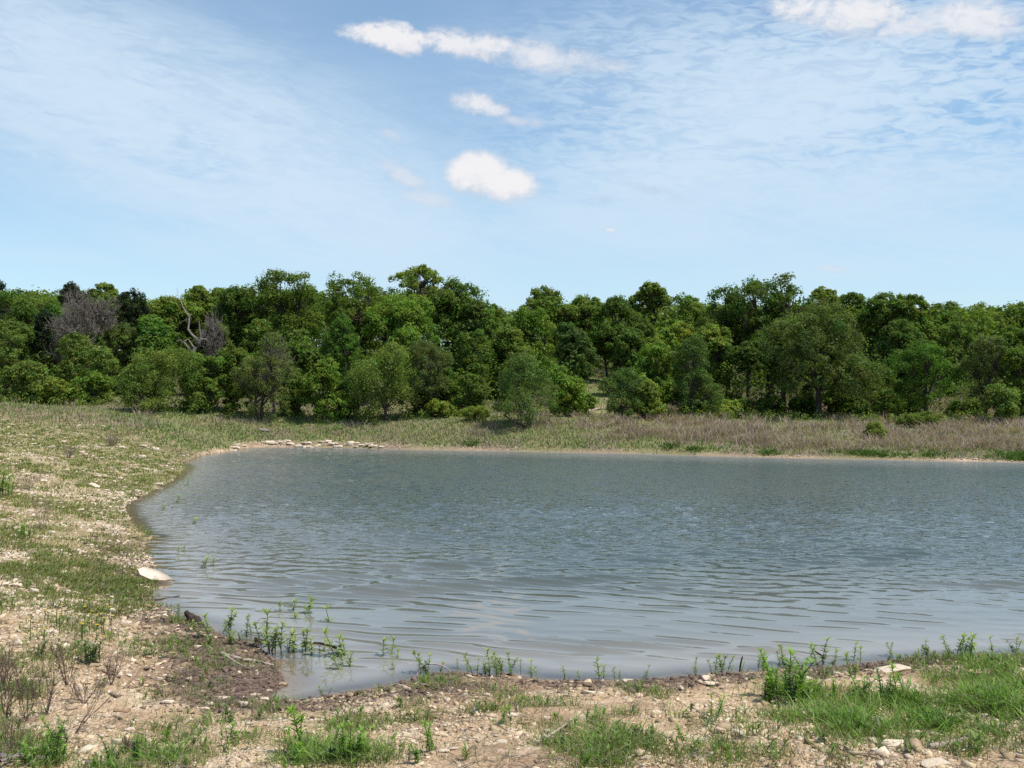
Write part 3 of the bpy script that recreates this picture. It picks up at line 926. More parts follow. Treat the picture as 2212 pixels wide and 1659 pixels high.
T('elm_tree', 20, 318, 54, 70, 'shaded green tree under the junipers at far left', 'oak_dark', group=OAKS, cf=0.95)
T('elm_tree', 900, 318, 50, 74, 'deep shaded tree between the big front oak and the bright tree', 'oak_dark', group=OAKS, cf=0.85)
T('elm_tree', 958, 322, 50, 78, 'soft green tree above the grey green tree at right', 'mid', group=OAKS, cf=0.95, ls=0.11)
T('elm_tree', 1008, 326, 46, 74, 'dark green tree at the right edge behind the leaning bush', 'oak', group=OAKS, cf=0.95)
# --- front row of trees
T('oak_tree', 818, 299, 146, 63, 'broad dull green oak in front with a thick dark trunk at the grass edge', 'oak_dull', group=OAKS, cf=0.80, rc=0.62, per=120, ls=0.115, tr=0.22, lean=0.01, var=0.18, fill=1.25, wob=0.42, shape=(1.05, 1.0, 0.7))
T('oak_tree', 785, 345, 40, 66, 'slim oak just left of the thick front trunk', 'oak_dark', group=OAKS, cf=0.5, tr=0.17)
T('oak_tree', 748, 336, 44, 68, 'shaded oak with slender dark trunk left of the grey one', 'oak_dark', group=OAKS, cf=0.55, tr=0.16)
T('elm_tree', 926, 338, 72, 62, 'bright emerald tree on a dark stem right of the big front oak', 'vivid', group=OAKS, cf=0.78, ls=0.11, tr=0.15)
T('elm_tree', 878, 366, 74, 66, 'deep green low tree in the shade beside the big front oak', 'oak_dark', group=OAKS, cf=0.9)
T('elm_tree', 986, 334, 56, 61, 'grey green loose crowned tree near the right edge', 'greyish', group=OAKS, cf=0.85, fill=0.8, ls=0.10, tr=0.11)
T('elm_tree', 1022, 345, 46, 60, 'dull green tree cut by the right edge above the bank', 'oak', group=OAKS, cf=0.85)
T('elm_tree', 692, 334, 62, 62, 'front bush-like tree, blue green, left of the tall oak trunks', 'bluegreen', group=OAKS, cf=0.95, ls=0.09, shape=(1.0, 1.0, 0.7))
T('elm_tree', 654, 341, 54, 65, 'pale green leafy tree second right of the path', 'bright', group=OAKS, cf=0.95)
T('elm_tree', 265, 330, 62, 60, 'feathery grey green tree with bare stems at the meadow edge', 'greyish', group=OAKS, cf=0.96, fill=0.75, ls=0.085, trunk=2, shape=(1.0, 0.95, 0.55))
T('elm_tree', 232, 344, 48, 62, 'dark leafy tree right of the round vine covered bush', 'oak', group=OAKS, cf=0.96)
# --- bushes
T('bush', 5, 326, 36, 62, 'tall vine draped bush at the left edge of the photo', 'vine', 'bush', BUSH, cf=0.97, ls=0.105)
T('bush', 22, 360, 46, 60, 'round leafy bush low at the far left', 'vine', 'bush', BUSH, cf=0.97)
T('bush', 73, 331, 40, 64, 'dome shaped vine covered bush under the shaded juniper', 'vine', 'bush', BUSH, cf=0.97, ls=0.105)
T('bush', 104, 346, 32, 63, 'smaller dome of vines right of the dome shaped bush', 'vine', 'bush', BUSH, cf=0.97, ls=0.105)
T('bush', 54, 377, 42, 60, 'low bright yellow green bush at the left meadow edge', 'lime', 'bush', BUSH, cf=0.97)
T('bush', 90, 370, 40, 61, 'low leafy bush between the bright one and the big round one', 'bright', 'bush', BUSH, cf=0.97)
T('bush', 153, 344, 98, 59, 'big round vine covered bush with a dark hollow front', 'vine', 'bush', BUSH, cf=0.97, per=85, ls=0.105, wob=0.16, rc=0.5)
T('bush', 200, 351, 44, 60.5, 'leafy bush at the foot of the bare snag', 'mid', 'bush', BUSH, cf=0.97)
T('bush', 298, 370, 38, 61.5, 'middling leafy bush between the feathery tree and the sunlit bush', 'mid', 'bush', BUSH, cf=0.97)
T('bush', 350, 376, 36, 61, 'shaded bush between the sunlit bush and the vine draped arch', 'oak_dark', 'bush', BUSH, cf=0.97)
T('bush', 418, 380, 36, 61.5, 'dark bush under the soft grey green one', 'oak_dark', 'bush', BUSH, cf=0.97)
T('bush', 448, 366, 40, 63, 'deep green bush right of the soft grey green one', 'oak', 'bush', BUSH, cf=0.97)
T('bush', 734, 392, 36, 65, 'low dark brush between the slender trunks left of the grey trunk', 'oak_dark', 'bush', BUSH, cf=0.97, rc=0.32)
T('bush', 768, 395, 30, 65.5, 'low leafy brush at the foot of the tallest right-hand oak', 'mid', 'bush', BUSH, cf=0.97, rc=0.3)
T('bush', 801, 393, 34, 66, 'brush between the slim oak and the thick front trunk', 'oak_dark', 'bush', BUSH, cf=0.97, rc=0.32)
T('bush', 862, 398, 36, 64, 'green brush to the right of the scrub by the thick front trunk', 'mid', 'bush', BUSH, cf=0.97, rc=0.3)
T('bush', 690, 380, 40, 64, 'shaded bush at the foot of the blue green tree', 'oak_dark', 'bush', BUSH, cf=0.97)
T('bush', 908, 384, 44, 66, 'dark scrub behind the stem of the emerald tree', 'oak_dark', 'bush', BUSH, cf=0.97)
T('bush', 1018, 398, 36, 61, 'leafy scrub in the bottom corner of the wood at the right edge', 'mid', 'bush', BUSH, cf=0.97)
T('bush', 324, 357, 52, 60, 'sunlit yellow green bush before the tall oaks', 'bright', 'bush', BUSH, cf=0.97, shape=(1.1, 0.9, 0.6))
T('bush', 385, 340, 74, 60, 'arched vine draped bush with dark interior in the middle of the bank', 'vine', 'bush', BUSH, cf=0.97, per=85, ls=0.10, wob=0.18, leafdroop=0.9)
T('bush', 432, 338, 52, 61, 'soft grey green bush leaning on the vine draped arch', 'greyish', 'bush', BUSH, cf=0.85, ls=0.08, fill=0.85)
T('bush', 474, 372, 36, 61, 'dark bush left of the lone front shrub', 'oak_dark', 'bush', BUSH, cf=0.97)
T('bush', 440, 399, 34, 60.5, 'low yellow green scrub before the grey green bush', 'lime', 'bush', BUSH, cf=0.97, rc=0.3)
T('bush', 474, 405, 30, 58, 'small bright lime shrub in the meadow left of the lone shrub', 'lime', 'bush', BUSH, cf=0.97, rc=0.25, per=45, ls=0.10)
T('shrub_tree', 528, 350, 76, 56, 'lone many stemmed blue green shrub standing out in the meadow', 'bluegreen', 'shrub', BUSH, cf=0.92, per=80, ls=0.095, trunk=5, tr=0.06, shape=(1.1, 1.0, 0.62), wob=0.2)
T('bush', 566, 364, 40, 60, 'light green bush right behind the lone shrub', 'bright', 'bush', BUSH, cf=0.97)
T('bush', 580, 388, 26, 63, 'low dark bush at the left verge of the path', 'mid', 'bush', BUSH, cf=0.97, rc=0.32)
T('bush', 622, 366, 46, 59, 'dark shrub leaning over the right verge of the path', 'bluegreen', 'bush', BUSH, cf=0.97, ls=0.09)
T('bush', 646, 378, 34, 60, 'yellow green bush second from the path on its right', 'oak_light', 'bush', BUSH, cf=0.97)
T('bush', 715, 398, 52, 64, 'low sunny scrub under the oaks left of the tall trunks', 'lime', 'bush', BUSH, cf=0.97, rc=0.3)
T('bush', 838, 388, 44, 66, 'leafy scrub in the gap right of the thick front trunk', 'bright', 'bush', BUSH, cf=0.97, rc=0.34)
T('bush', 922, 410, 42, 57, 'low olive shrub under the emerald tree', 'vine', 'bush', BUSH, cf=0.97, rc=0.25, ls=0.09)
T('bush', 876, 421, 16, 50, 'tiny yellow green shrub in the brown brush at right', 'lime', 'bush', BUSH, cf=0.97, rc=0.2, ls=0.09, per=50)
T('bush', 1004, 383, 32, 57, 'leaning vine covered bush near the right edge', 'vine', 'bush', BUSH, cf=0.95, lean=-0.12, rc=0.36)
T('bush', 962, 398, 40, 60, 'dark scrub between the olive shrub and the leaning bush', 'oak', 'bush', BUSH, cf=0.97)

# --- leafless trees


def twig_tree(name, px, top, wid, D, label, levels, spread, n0, mat, zlow=0.0, upb=0.35, group='leafless grey trees'):
    x = (px - 512) / FPX * D
    z = on_land(x, D)
    H = EYE + (400 - top) / FPX * D - z
    Wm = wid / FPX * D
    limbs, twigs = [], []

    def grow(p, d, L, r, lev):
        n = 5
        pts = [p]
        for i in range(n):
            d = unit(d + rng.normal(size=3) * 0.16 + np.array([0, 0, upb * 0.1]))
            pts.append(pts[-1] + d * L / n)
        pts = np.array(pts)
        (limbs if lev < 2 else twigs).append((pts, np.linspace(r, r * 0.45, n + 1)))
        if lev < levels:
            for i in range(spread):
                q = pts[rng.integers(2, n + 1)]
                dd = unit(d + rng.normal(size=3) * 0.62 + np.array([0, 0, upb * 0.35]))
                grow(q, dd, L * rng.uniform(0.55, 0.8), r * 0.48, lev + 1)
    base = np.array([0, 0, -0.1])
    fork = np.array([0, 0, H * 0.32])
    limbs.append((np.linspace(base, fork, 5), np.linspace(0.10, 0.08, 5)))
    for i in range(n0):
        a = 6.28 * i / n0 + rng.uniform(0, 0.6)
        d = unit(np.array([math.cos(a) * Wm * 0.5, math.sin(a) * Wm * 0.4, H * rng.uniform(0.28, 0.62)]))
        grow(fork, d, H * 0.30, 0.055, 0)
    pts = np.concatenate([p for p, r in limbs + twigs])
    k = np.array([Wm * 0.5 / np.percentile(np.abs(pts[:, 0]), 97), Wm * 0.5 / np.percentile(np.abs(pts[:, 1]), 97), (H - fork[2]) / (np.percentile(pts[:, 2], 99) - fork[2])])
    fit = lambda P: np.stack([P[:, 0] * k[0], P[:, 1] * k[1], np.where(P[:, 2] > fork[2], fork[2] + (P[:, 2] - fork[2]) * k[2], P[:, 2])], 1)
    root = empty(name, (x, D, z), label, 'tree', group)
    v, f = tubes([(fit(P), r) for P, r in limbs], 6)
    put('trunk', mesh('trunk', v, [f], M_BARK, None, True), root)
    v, f = tubes([(fit(P), np.maximum(r, 0.011)) for P, r in twigs], 3)
    put('twigs', mesh('twigs', v, [f], mat), root)
    return root


twig_tree('leafless_tree', 86, 297, 64, 69, 'big rounded grey leafless tree between the junipers', 5, 4, 5, M_TWIG)
twig_tree('leafless_tree', 212, 315, 22, 69.5, 'small haze of grey twigs right of the bare snag', 4, 4, 5, M_TWIG)
twig_tree('leafless_tree', 274, 338, 30, 60.0, 'grey bare stems standing among the leaves of the feathery tree', 4, 3, 3, M_TWIG)

# the bare snag
D = 64.0
sx = (192 - 512) / FPX * D
sz = on_land(sx, D)


def snag_pt(px, py, dy=0.0):
    return np.array([(px - 512) / FPX * D - sx, dy, EYE + (400 - py) / FPX * D - sz])


root = empty('dead_snag', (sx, D, sz), 'bare bleached snag with one long crooked limb above the bushes', 'tree', 'leafless grey trees')
tv, tf = tubes([(np.array([[0.1, 0.0, -0.2], [0.0, 0.05, 2.0], snag_pt(193, 353), snag_pt(195, 347)]), [0.16, 0.14, 0.13, 0.11])], 8)
put('trunk', mesh('trunk', tv, [tf], M_DEADBARK, None, True), root)
LIMBS = [([(195, 349), (198, 344), (196, 339), (190, 333), (187, 329), (188, 322), (188, 316), (184, 311), (181, 306), (179, 300), (175, 297)], 0.19, 0.06, 0.3),
         ([(175, 297), (177, 292), (175, 287)], 0.035, 0.015, 0.3), ([(188, 316), (190, 314), (191, 315)], 0.05, 0.03, 0.2), ([(187, 319), (182, 321), (178, 322)], 0.05, 0.025, 0.3),
         ([(196, 348), (199, 343), (201, 336), (200, 330), (200, 325), (200, 321)], 0.17, 0.07, -0.3), ([(200, 339), (204, 339), (206, 339)], 0.09, 0.06, 0.3),
         ([(192, 352), (187, 347), (183, 342), (179, 340), (175, 340)], 0.15, 0.07, 0.5), ([(194, 348), (191, 343), (189, 339), (185, 342)], 0.10, 0.05, -0.4)]
for pts, ra, rb, dy in LIMBS:
    P = np.array([snag_pt(a, b_, dy * i / len(pts)) for i, (a, b_) in enumerate(pts)])
    tv, tf = tubes([(P, np.linspace(ra, rb, len(P)) * 0.50)], 7)
    put('limb', mesh('limb', tv, [tf], M_DEADBARK, None, True), root)

# --- the depth of the wood behind, which reads as one mass
nC = 620
D_ = rng.uniform(84, 150, nC)
pxs = rng.uniform(-40, 1064, nC)
sky_top = np.interp(pxs, [-50, 100, 160, 260, 440, 500, 540, 700, 860, 1070], [290, 292, 302, 292, 290, 316, 306, 303, 303, 306])
X_ = (pxs - 512) / FPX * D_
Zg = land(X_, D_, np.full(nC, 30.0), False)
ztop = EYE + (400 - sky_top) / FPX * D_
hh = np.minimum(np.maximum(ztop - Zg, 1.0), 13) * rng.uniform(0.72, 1.0, nC)
C = []
for i in range(nC):
    k = 14
    d = unit(rng.normal(size=(k, 3)) + np.array([0, -0.3, 0.5]))
    C.append(np.array([X_[i], D_[i], Zg[i] + hh[i] - 1.5]) + d * np.array([1.9, 1.9, 1.3]))
    C.append(np.stack([X_[i] + rng.normal(0, 1.6, 8), D_[i] + rng.normal(0, 1.2, 8), Zg[i] + rng.uniform(0, 1, 8) * max(hh[i] - 2, 1)], 1))
C = np.concatenate(C)
v, f, c = leaf_cloud(C, 0.95, 20, 0.27, GREENS['oak'], clump_var=0.25)
tag(put('wood', mesh('wood', v, [f], M_LEAF, c)), 'deep green wood closing the view behind the front trees', 'wood', kind='stuff')
# shaded undergrowth between the trunks
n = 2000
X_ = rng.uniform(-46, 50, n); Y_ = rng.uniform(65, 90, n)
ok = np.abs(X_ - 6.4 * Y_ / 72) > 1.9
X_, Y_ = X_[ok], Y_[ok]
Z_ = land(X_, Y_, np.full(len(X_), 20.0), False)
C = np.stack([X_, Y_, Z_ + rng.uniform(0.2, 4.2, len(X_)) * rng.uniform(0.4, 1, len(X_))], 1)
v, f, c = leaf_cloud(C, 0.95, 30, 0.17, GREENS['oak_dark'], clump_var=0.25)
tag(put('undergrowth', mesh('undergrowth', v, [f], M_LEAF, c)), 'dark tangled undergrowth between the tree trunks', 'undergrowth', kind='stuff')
# scrubby fringe where the wood meets the meadow
n = 520
X_ = rng.uniform(-36, 34, n); fr_ = np.interp(X_, [-36, -8, 2, 10, 34], [60.5, 61, 61.5, 61.5, 57.5])
Y_ = fr_ + rng.normal(0, 1.1, n)
ok = (np.abs(X_ - 5.6) > 2.0)
X_, Y_ = X_[ok], Y_[ok]
Z_ = land(X_, Y_, None, False)
C = np.stack([X_, Y_, Z_ + rng.uniform(0.05, 0.45, len(X_))], 1)
v, f, c = leaf_cloud(C, 0.42, 26, 0.10, GREENS['vine'], clump_var=0.35)
tag(put('scrub_fringe', mesh('scrub_fringe', v, [f], M_LEAF, c)), 'low weedy scrub where the wood meets the meadow', 'scrub', kind='stuff')

# ------------------------------------------------------------------ grass
A0 = AREA * VIS


def grass_obj(name, weight, n, h, wd, cols, label, leanf=0.35, clump=0, seg=3, spread=0.05, wmin=0.0):
    if clump:
        P0, i, j = scatter(weight, n // clump)
        P = np.repeat(P0, clump, axis=0)
        dxy = rng.normal(size=(len(P), 2)) * spread * rng.uniform(0.5, 1.6, (len(P0), 1)).repeat(clump, axis=0)
        P[:, :2] += dxy
        hs = rng.uniform(0.55, 1.35, len(P0)).repeat(clump) * rng.uniform(0.6, 1.1, len(P))
        ln = dxy / max(spread, 1e-3) * 0.45
        ck = rng.random(len(P0)).repeat(clump)
    else:
        P, i, j = scatter(weight, n)
        hs = rng.uniform(0.5, 1.3, len(P))
        ln = np.zeros((len(P), 2))
        ck = fbm(P[:, 0] / 1.6, P[:, 1] / 1.6, 3, 88)
        ck = np.clip((ck - 0.3) / 0.4 + rng.normal(size=len(P)) * 0.22, 0, 1)
    dist = np.hypot(P[:, 0], P[:, 1])
    H = h * hs
    Wd = np.maximum(wd, wmin * dist / FPX) * rng.uniform(0.7, 1.3, len(P))
    lean = (ln + rng.normal(size=(len(P), 2)) * leanf) * H[:, None]
    P[:, 2] -= 0.01
    cols = np.array(cols)
    kk = np.clip(ck * (len(cols) - 1), 0, len(cols) - 1.001)
    a = kk.astype(int); fr = (kk - a)[:, None]
    col = cols[a] * (1 - fr) + cols[a + 1] * fr
    col = col * np.clip(1 + 0.22 * rng.normal(size=(len(P), 1)), 0.55, 1.6)
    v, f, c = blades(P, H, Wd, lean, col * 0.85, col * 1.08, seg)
    return tag(put(name, mesh(name, v, f, M_GRASS, c)), label, 'grass', kind='stuff')


g_green = [(0.085, 0.16, 0.026), (0.130, 0.215, 0.040), (0.19, 0.245, 0.065), (0.21, 0.215, 0.095), (0.29, 0.24, 0.14)]
g_lush = [(0.085, 0.19, 0.026), (0.13, 0.26, 0.038), (0.18, 0.29, 0.055), (0.21, 0.25, 0.09)]
g_dry = [(0.30, 0.235, 0.145), (0.22, 0.20, 0.10), (0.36, 0.29, 0.19)]
nearG = near_m + left_m * (GR < 17)
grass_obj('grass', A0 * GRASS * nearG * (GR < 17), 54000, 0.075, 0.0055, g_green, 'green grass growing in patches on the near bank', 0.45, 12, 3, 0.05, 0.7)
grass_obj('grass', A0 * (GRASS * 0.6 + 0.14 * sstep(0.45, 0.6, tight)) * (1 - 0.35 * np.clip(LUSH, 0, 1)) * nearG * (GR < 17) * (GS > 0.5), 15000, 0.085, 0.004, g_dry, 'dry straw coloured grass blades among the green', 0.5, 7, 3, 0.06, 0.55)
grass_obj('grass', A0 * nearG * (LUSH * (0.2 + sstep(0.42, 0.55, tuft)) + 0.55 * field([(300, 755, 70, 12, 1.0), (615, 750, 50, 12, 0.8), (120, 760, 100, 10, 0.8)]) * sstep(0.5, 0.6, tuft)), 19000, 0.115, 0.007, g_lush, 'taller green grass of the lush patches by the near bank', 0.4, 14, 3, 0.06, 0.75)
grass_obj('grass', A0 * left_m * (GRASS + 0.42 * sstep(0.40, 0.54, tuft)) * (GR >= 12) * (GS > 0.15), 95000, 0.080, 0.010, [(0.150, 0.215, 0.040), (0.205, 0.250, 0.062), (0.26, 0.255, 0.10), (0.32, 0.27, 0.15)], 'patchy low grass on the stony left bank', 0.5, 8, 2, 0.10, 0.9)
P, i, j = scatter(A0 * GRASS * nearG * (GR < 17), 1700)
k = 8
a = rng.uniform(0, 6.28, (len(P), k)).ravel()
el = rng.uniform(0.5, 2.4, len(P) * k)
L = (rng.uniform(0.03, 0.085, (len(P), 1)) * rng.uniform(0.6, 1.2, (len(P), k))).ravel()
Dv = unit(np.stack([np.cos(a), np.sin(a), el], 1))
R_ = np.repeat(P, k, axis=0) + np.stack([np.zeros(len(a)), np.zeros(len(a)), rng.uniform(0, 0.06, len(a))], 1)
cc_ = np.repeat(np.array([(0.12, 0.21, 0.035), (0.17, 0.25, 0.06), (0.15, 0.19, 0.08)])[rng.integers(0, 3, len(P))], k, axis=0) * rng.uniform(0.7, 1.25, (len(a), 1))
v, f, c = lance(R_, Dv, L, L * 0.20, rng.uniform(0.1, 0.6, len(a)), cc_)
tag(put('ground_cover', mesh('ground_cover', v, [f], M_WEED, c)), 'small broad leafed weeds mixed into the grass of the near bank', 'weeds', kind='stuff')
brown = far_m * sstep(0.05, 0.5, GS) * (1 - path_c) * (1 - field([(310, 446, 85, 4.5, 1.0)]))
right_dry = sstep(-6, 10, GX)
MEAD = [(0.165, 0.250, 0.068), (0.215, 0.268, 0.095), (0.275, 0.268, 0.14)]
grass_obj('meadow_grass', A0 * brown * (1 - 0.35 * right_dry), 80000, 0.20, 0.014, MEAD, 'rough green grass of the meadow across the water', 0.35, 0, 2, 0.1, 0.9)
lumps = fbm(GX / 1.5, GY / 2.4, 3, 93)
grass_obj('dry_brush', A0 * brown * (0.10 + 0.95 * right_dry) * sstep(1.0, 2.6, GS) * (0.06 + sstep(0.40, 0.58, lumps + 0.07 * right_dry)) * (1 - 0.85 * GLADE), 48000, 0.56, 0.013, [(0.28, 0.21, 0.185), (0.37, 0.285, 0.245), (0.27, 0.225, 0.17)],
          'brownish dead brush standing in the far meadow', 0.42, 22, 2, 0.28, 0.6)
grass_obj('shore_grass', A0 * far_m * np.exp(-((GS - 0.8) / 0.55) ** 2) * sstep(0.48, 0.7, fbm(GX / 2.0, GY / 2.0, 4, 77)) * sstep(-6, -2, GX), 5000, 0.24, 0.02, [(0.065, 0.125, 0.022), (0.10, 0.165, 0.04)],
          'bright rushy grass tufts along the far waterline', 0.3, 10, 2, 0.12, 0.8)

# ------------------------------------------------------------------ loose stones and clods too many to count


def hull(npts, dims, seed, bev=0.0):
    r = np.random.default_rng(seed)
    P = unit(r.normal(size=(npts, 3))) * r.uniform(0.75, 1.0, (npts, 1))
    P = np.sign(P) * np.abs(P) ** 0.6 * np.array(dims) / 2
    bm = bmesh.new()
    for p_ in P:
        bm.verts.new(p_)
    res = bmesh.ops.convex_hull(bm, input=bm.verts)
    bmesh.ops.delete(bm, geom=[v for v in bm.verts if not v.link_faces], context='VERTS')
    if bev:
        bmesh.ops.bevel(bm, geom=list(bm.edges), offset=bev, segments=1, affect='EDGES', clamp_overlap=True)
        bmesh.ops.triangulate(bm, faces=bm.faces)
        bmesh.ops.subdivide_edges(bm, edges=list(bm.edges), cuts=1, use_grid_fill=True)
        for v in bm.verts:
            q_ = np.array(v.co)
            nn_ = fbm(np.array([q_[0] * 7 / dims[0] + seed]), np.array([q_[1] * 7 / dims[0] + q_[2] * 9 / dims[0]]), 3, seed)[0] - 0.5
            v.co += v.normal * float(nn_) * 0.10 * min(dims)
    bmesh.ops.triangulate(bm, faces=bm.faces)
    bm.normal_update()
    bm.verts.index_update()
    V_ = np.array([v.co[:] for v in bm.verts])
    F_ = np.array([[v.index for v in f.verts] for f in bm.faces])
    bm.free()
    return V_, F_


PEB = [hull(9, (1, 0.75, 0.5), 100 + i) for i in range(6)]


def pebbles(P, size, col, flat=1.0):
    VV, FF, CC, off = [], [], [], 0
    n = len(P)
    pk = rng.integers(0, len(PEB), n)
    for k in range(len(PEB)):
        s = np.where(pk == k)[0]
        if not len(s):
            continue
        V_, F_ = PEB[k]
        a = rng.uniform(0, 6.28, len(s))
        ca, sa = np.cos(a), np.sin(a)
        x = V_[None, :, 0] * ca[:, None] - V_[None, :, 1] * sa[:, None]
        y = V_[None, :, 0] * sa[:, None] + V_[None, :, 1] * ca[:, None]
        z = np.repeat(V_[None, :, 2], len(s), 0) * flat + x * rng.normal(0, 0.18, (len(s), 1)) + y * rng.normal(0, 0.18, (len(s), 1))
        Q = np.stack([x, y, z], -1) * size[s][:, None, None] + P[s][:, None, :]
        VV.append(Q.reshape(-1, 3))
        FF.append((F_[None] + (np.arange(len(s)) * len(V_))[:, None, None]).reshape(-1, 3) + off)
        CC.append(np.repeat(col[s], len(V_), axis=0))
        off += len(s) * len(V_)
    return np.concatenate(VV), [np.concatenate(FF)], np.concatenate(CC)


bare = np.clip(1 - 0.75 * GRASS, 0, 1) * (1 - 0.85 * np.clip(MUD, 0, 1)) * (GS > 0.15) * sstep(0.30, 0.55, fbm(GX / 0.7, GY / 0.7, 3, 53))
P, i, j = scatter(A0 * bare * (1 - far_m) * (GR < 50), 40000)
d = np.hypot(P[:, 0], P[:, 1])
sz = rng.lognormal(math.log(0.021), 0.62, len(P)) * np.clip((d / 9.0) ** 0.75, 0.7, 4)
pal = np.array([(0.62, 0.485, 0.335), (0.53, 0.39, 0.25), (0.66, 0.55, 0.42), (0.42, 0.30, 0.19), (0.55, 0.41, 0.29)])
pc = pal[rng.integers(0, len(pal), len(P))] * rng.uniform(0.7, 1.12, (len(P), 1))
v, f, c = pebbles(P, np.clip(sz * 1.12, 0.008, 0.14), pc)
tag(put('gravel', mesh('gravel', v, f, M_GRAVEL, c)), 'loose pale limestone gravel on the banks', 'gravel', kind='stuff')
P, i, j = scatter(A0 * left_m * (GS > 0.0) * (1 - 0.6 * GRASS) * (GR > 11) * sstep(0.36, 0.58, fbm(GX / 0.8, GY / 1.6, 3, 57)) * (1 - 0.6 * sstep(40, 52, GY)), 17000)
d = np.hypot(P[:, 0], P[:, 1])
sz = rng.lognormal(math.log(0.046), 0.5, len(P)) * np.clip((d / 16.0) ** 0.6, 0.8, 2)
pc = np.array([(0.66, 0.55, 0.42), (0.58, 0.46, 0.33), (0.70, 0.60, 0.49), (0.50, 0.38, 0.27)])[rng.integers(0, 4, len(P))] * rng.uniform(0.75, 1.1, (len(P), 1))
v, f, c = pebbles(P, np.clip(sz, 0.015, 0.16), pc, 0.8)
tag(put('bank_rubble', mesh('bank_rubble', v, f, M_GRAVEL, c)), 'pale broken limestone strewn through the grass of the left bank', 'rubble', kind='stuff')
P, i, j = scatter(A0 * np.clip(MUD, 0, 1) * (1 - far_m) * (GS > 0.02) * (GR < 24), 9000)
sz = rng.lognormal(math.log(0.033), 0.6, len(P)) * np.clip(np.hypot(P[:, 0], P[:, 1]) / 10.0, 0.8, 2)
pc = np.array([(0.150, 0.106, 0.078)]) * rng.uniform(0.55, 1.45, (len(P), 1)) + rng.uniform(0, 0.05, (len(P), 1)) * np.array([1, 0.75, 0.6])
v, f, c = pebbles(P, np.clip(sz, 0.01, 0.11), pc)
tag(put('mud_clods', mesh('mud_clods', v, f, M_CLOD, c)), 'dark crumbly mud clods along the near waterline', 'mud', kind='stuff')
# pale rubble along the far waterline
P, i, j = scatter(A0 * far_m * np.exp(-((GS - 0.12) / 0.28) ** 2) * (GS > -0.05) * (0.3 + 0.7 * sstep(0.4, 0.6, wide)) * (1 + 9 * field([(310, 445, 80, 6, 1.0)])), 3000)
sz = rng.lognormal(math.log(0.085), 0.4, len(P))
pc = pal[rng.integers(0, len(pal), len(P))] * rng.uniform(0.6, 1.0, (len(P), 1))
v, f, c = pebbles(P, np.clip(sz, 0.04, 0.22), pc)
tag(put('shore_rubble', mesh('shore_rubble', v, f, M_GRAVEL, c)), 'thin line of pale rubble along the far waterline', 'rubble', kind='stuff')
# dead stalks and litter
P, i, j = scatter(A0 * (np.clip(MUD, 0, 1) * 0.8 + 0.25) * (1 - far_m) * (GS > 0.05) * (GR < 20), 1700)
L = rng.uniform(0.06, 0.28, len(P)); a = rng.uniform(0, 6.28, len(P))
paths = []
for q_, l_, a_ in zip(P, L, a):
    dv = np.array([math.cos(a_), math.sin(a_), rng.normal(0, 0.12)]) * l_
    mid = q_ + dv * 0.5 + np.array([0, 0, 0.012 + 0.05 * l_])
    paths.append((np.array([q_ + [0, 0, 0.006], mid, q_ + dv + [0, 0, 0.008]]), np.array([0.0026, 0.0022, 0.0014]) * rng.uniform(0.6, 1.4)))
v, f = tubes(paths, 3)
tag(put('twig_litter', mesh('twig_litter', v, [f], M_TWIG)), 'thin dry twigs and stalks lying on the mud', 'litter', kind='stuff')

# ------------------------------------------------------------------ stones one can point to
ROCKM = []
for i in range(8):
    ROCKM.append(('slab', hull(12, (1.0, 0.72, 0.25 + 0.02 * (i % 3)), 200 + i, 0.016)))
for i in range(8):
    ROCKM.append(('block', hull(11, (1.0, 0.8, 0.55), 300 + i, 0.02)))
ROCKME = {}


def rock(px, py, wpx, hpx, label, group=None, mat=None, kind=None, tilt=(0, 0), rz=None, disp=True, sink=0.22, name='stone', z0=None):
    """a stone standing at a place measured on the photograph (2212 px wide view when disp)"""
    if disp:
        px, py, wpx, hpx = px * DS, py * DS, wpx * DS, hpx * DS
    x, y, z = ground_at(px, py + hpx * 0.45)
    if z0 is not None:
        z = z0
    D = y
    wm = wpx / FPX * D
    ratio = hpx / wpx
    kind = kind or ('slab' if ratio < 0.52 else 'block')
    mat = mat or M_ROCK
    k = int(rng.integers(0, 8)) + (0 if kind == 'slab' else 8)
    key = (k, mat.name)
    if key not in ROCKME:
        V_, F_ = ROCKM[k][1]
        ROCKME[key] = mesh('stone', V_, [F_], mat)
    o = put(name, ROCKME[key])
    nat = 0.29 if kind == 'slab' else 0.58
    hm = hpx / FPX * D
    depth = max(0.55 * wm, min(wm * 0.8, 0.9 * wm))
    sz_ = max(0.4, min(1.6, hm / (wm * nat) * 0.75))
    o.scale = (wm, depth, wm * sz_)
    o.location = (x, y, z + wm * sz_ * nat * (0.5 - sink))
    o.rotation_euler = (math.radians(tilt[0]), math.radians(tilt[1]), rng.uniform(-0.25, 0.25) if rz is None else math.radians(rz))
    tag(o, label, 'stone', group)
    return o


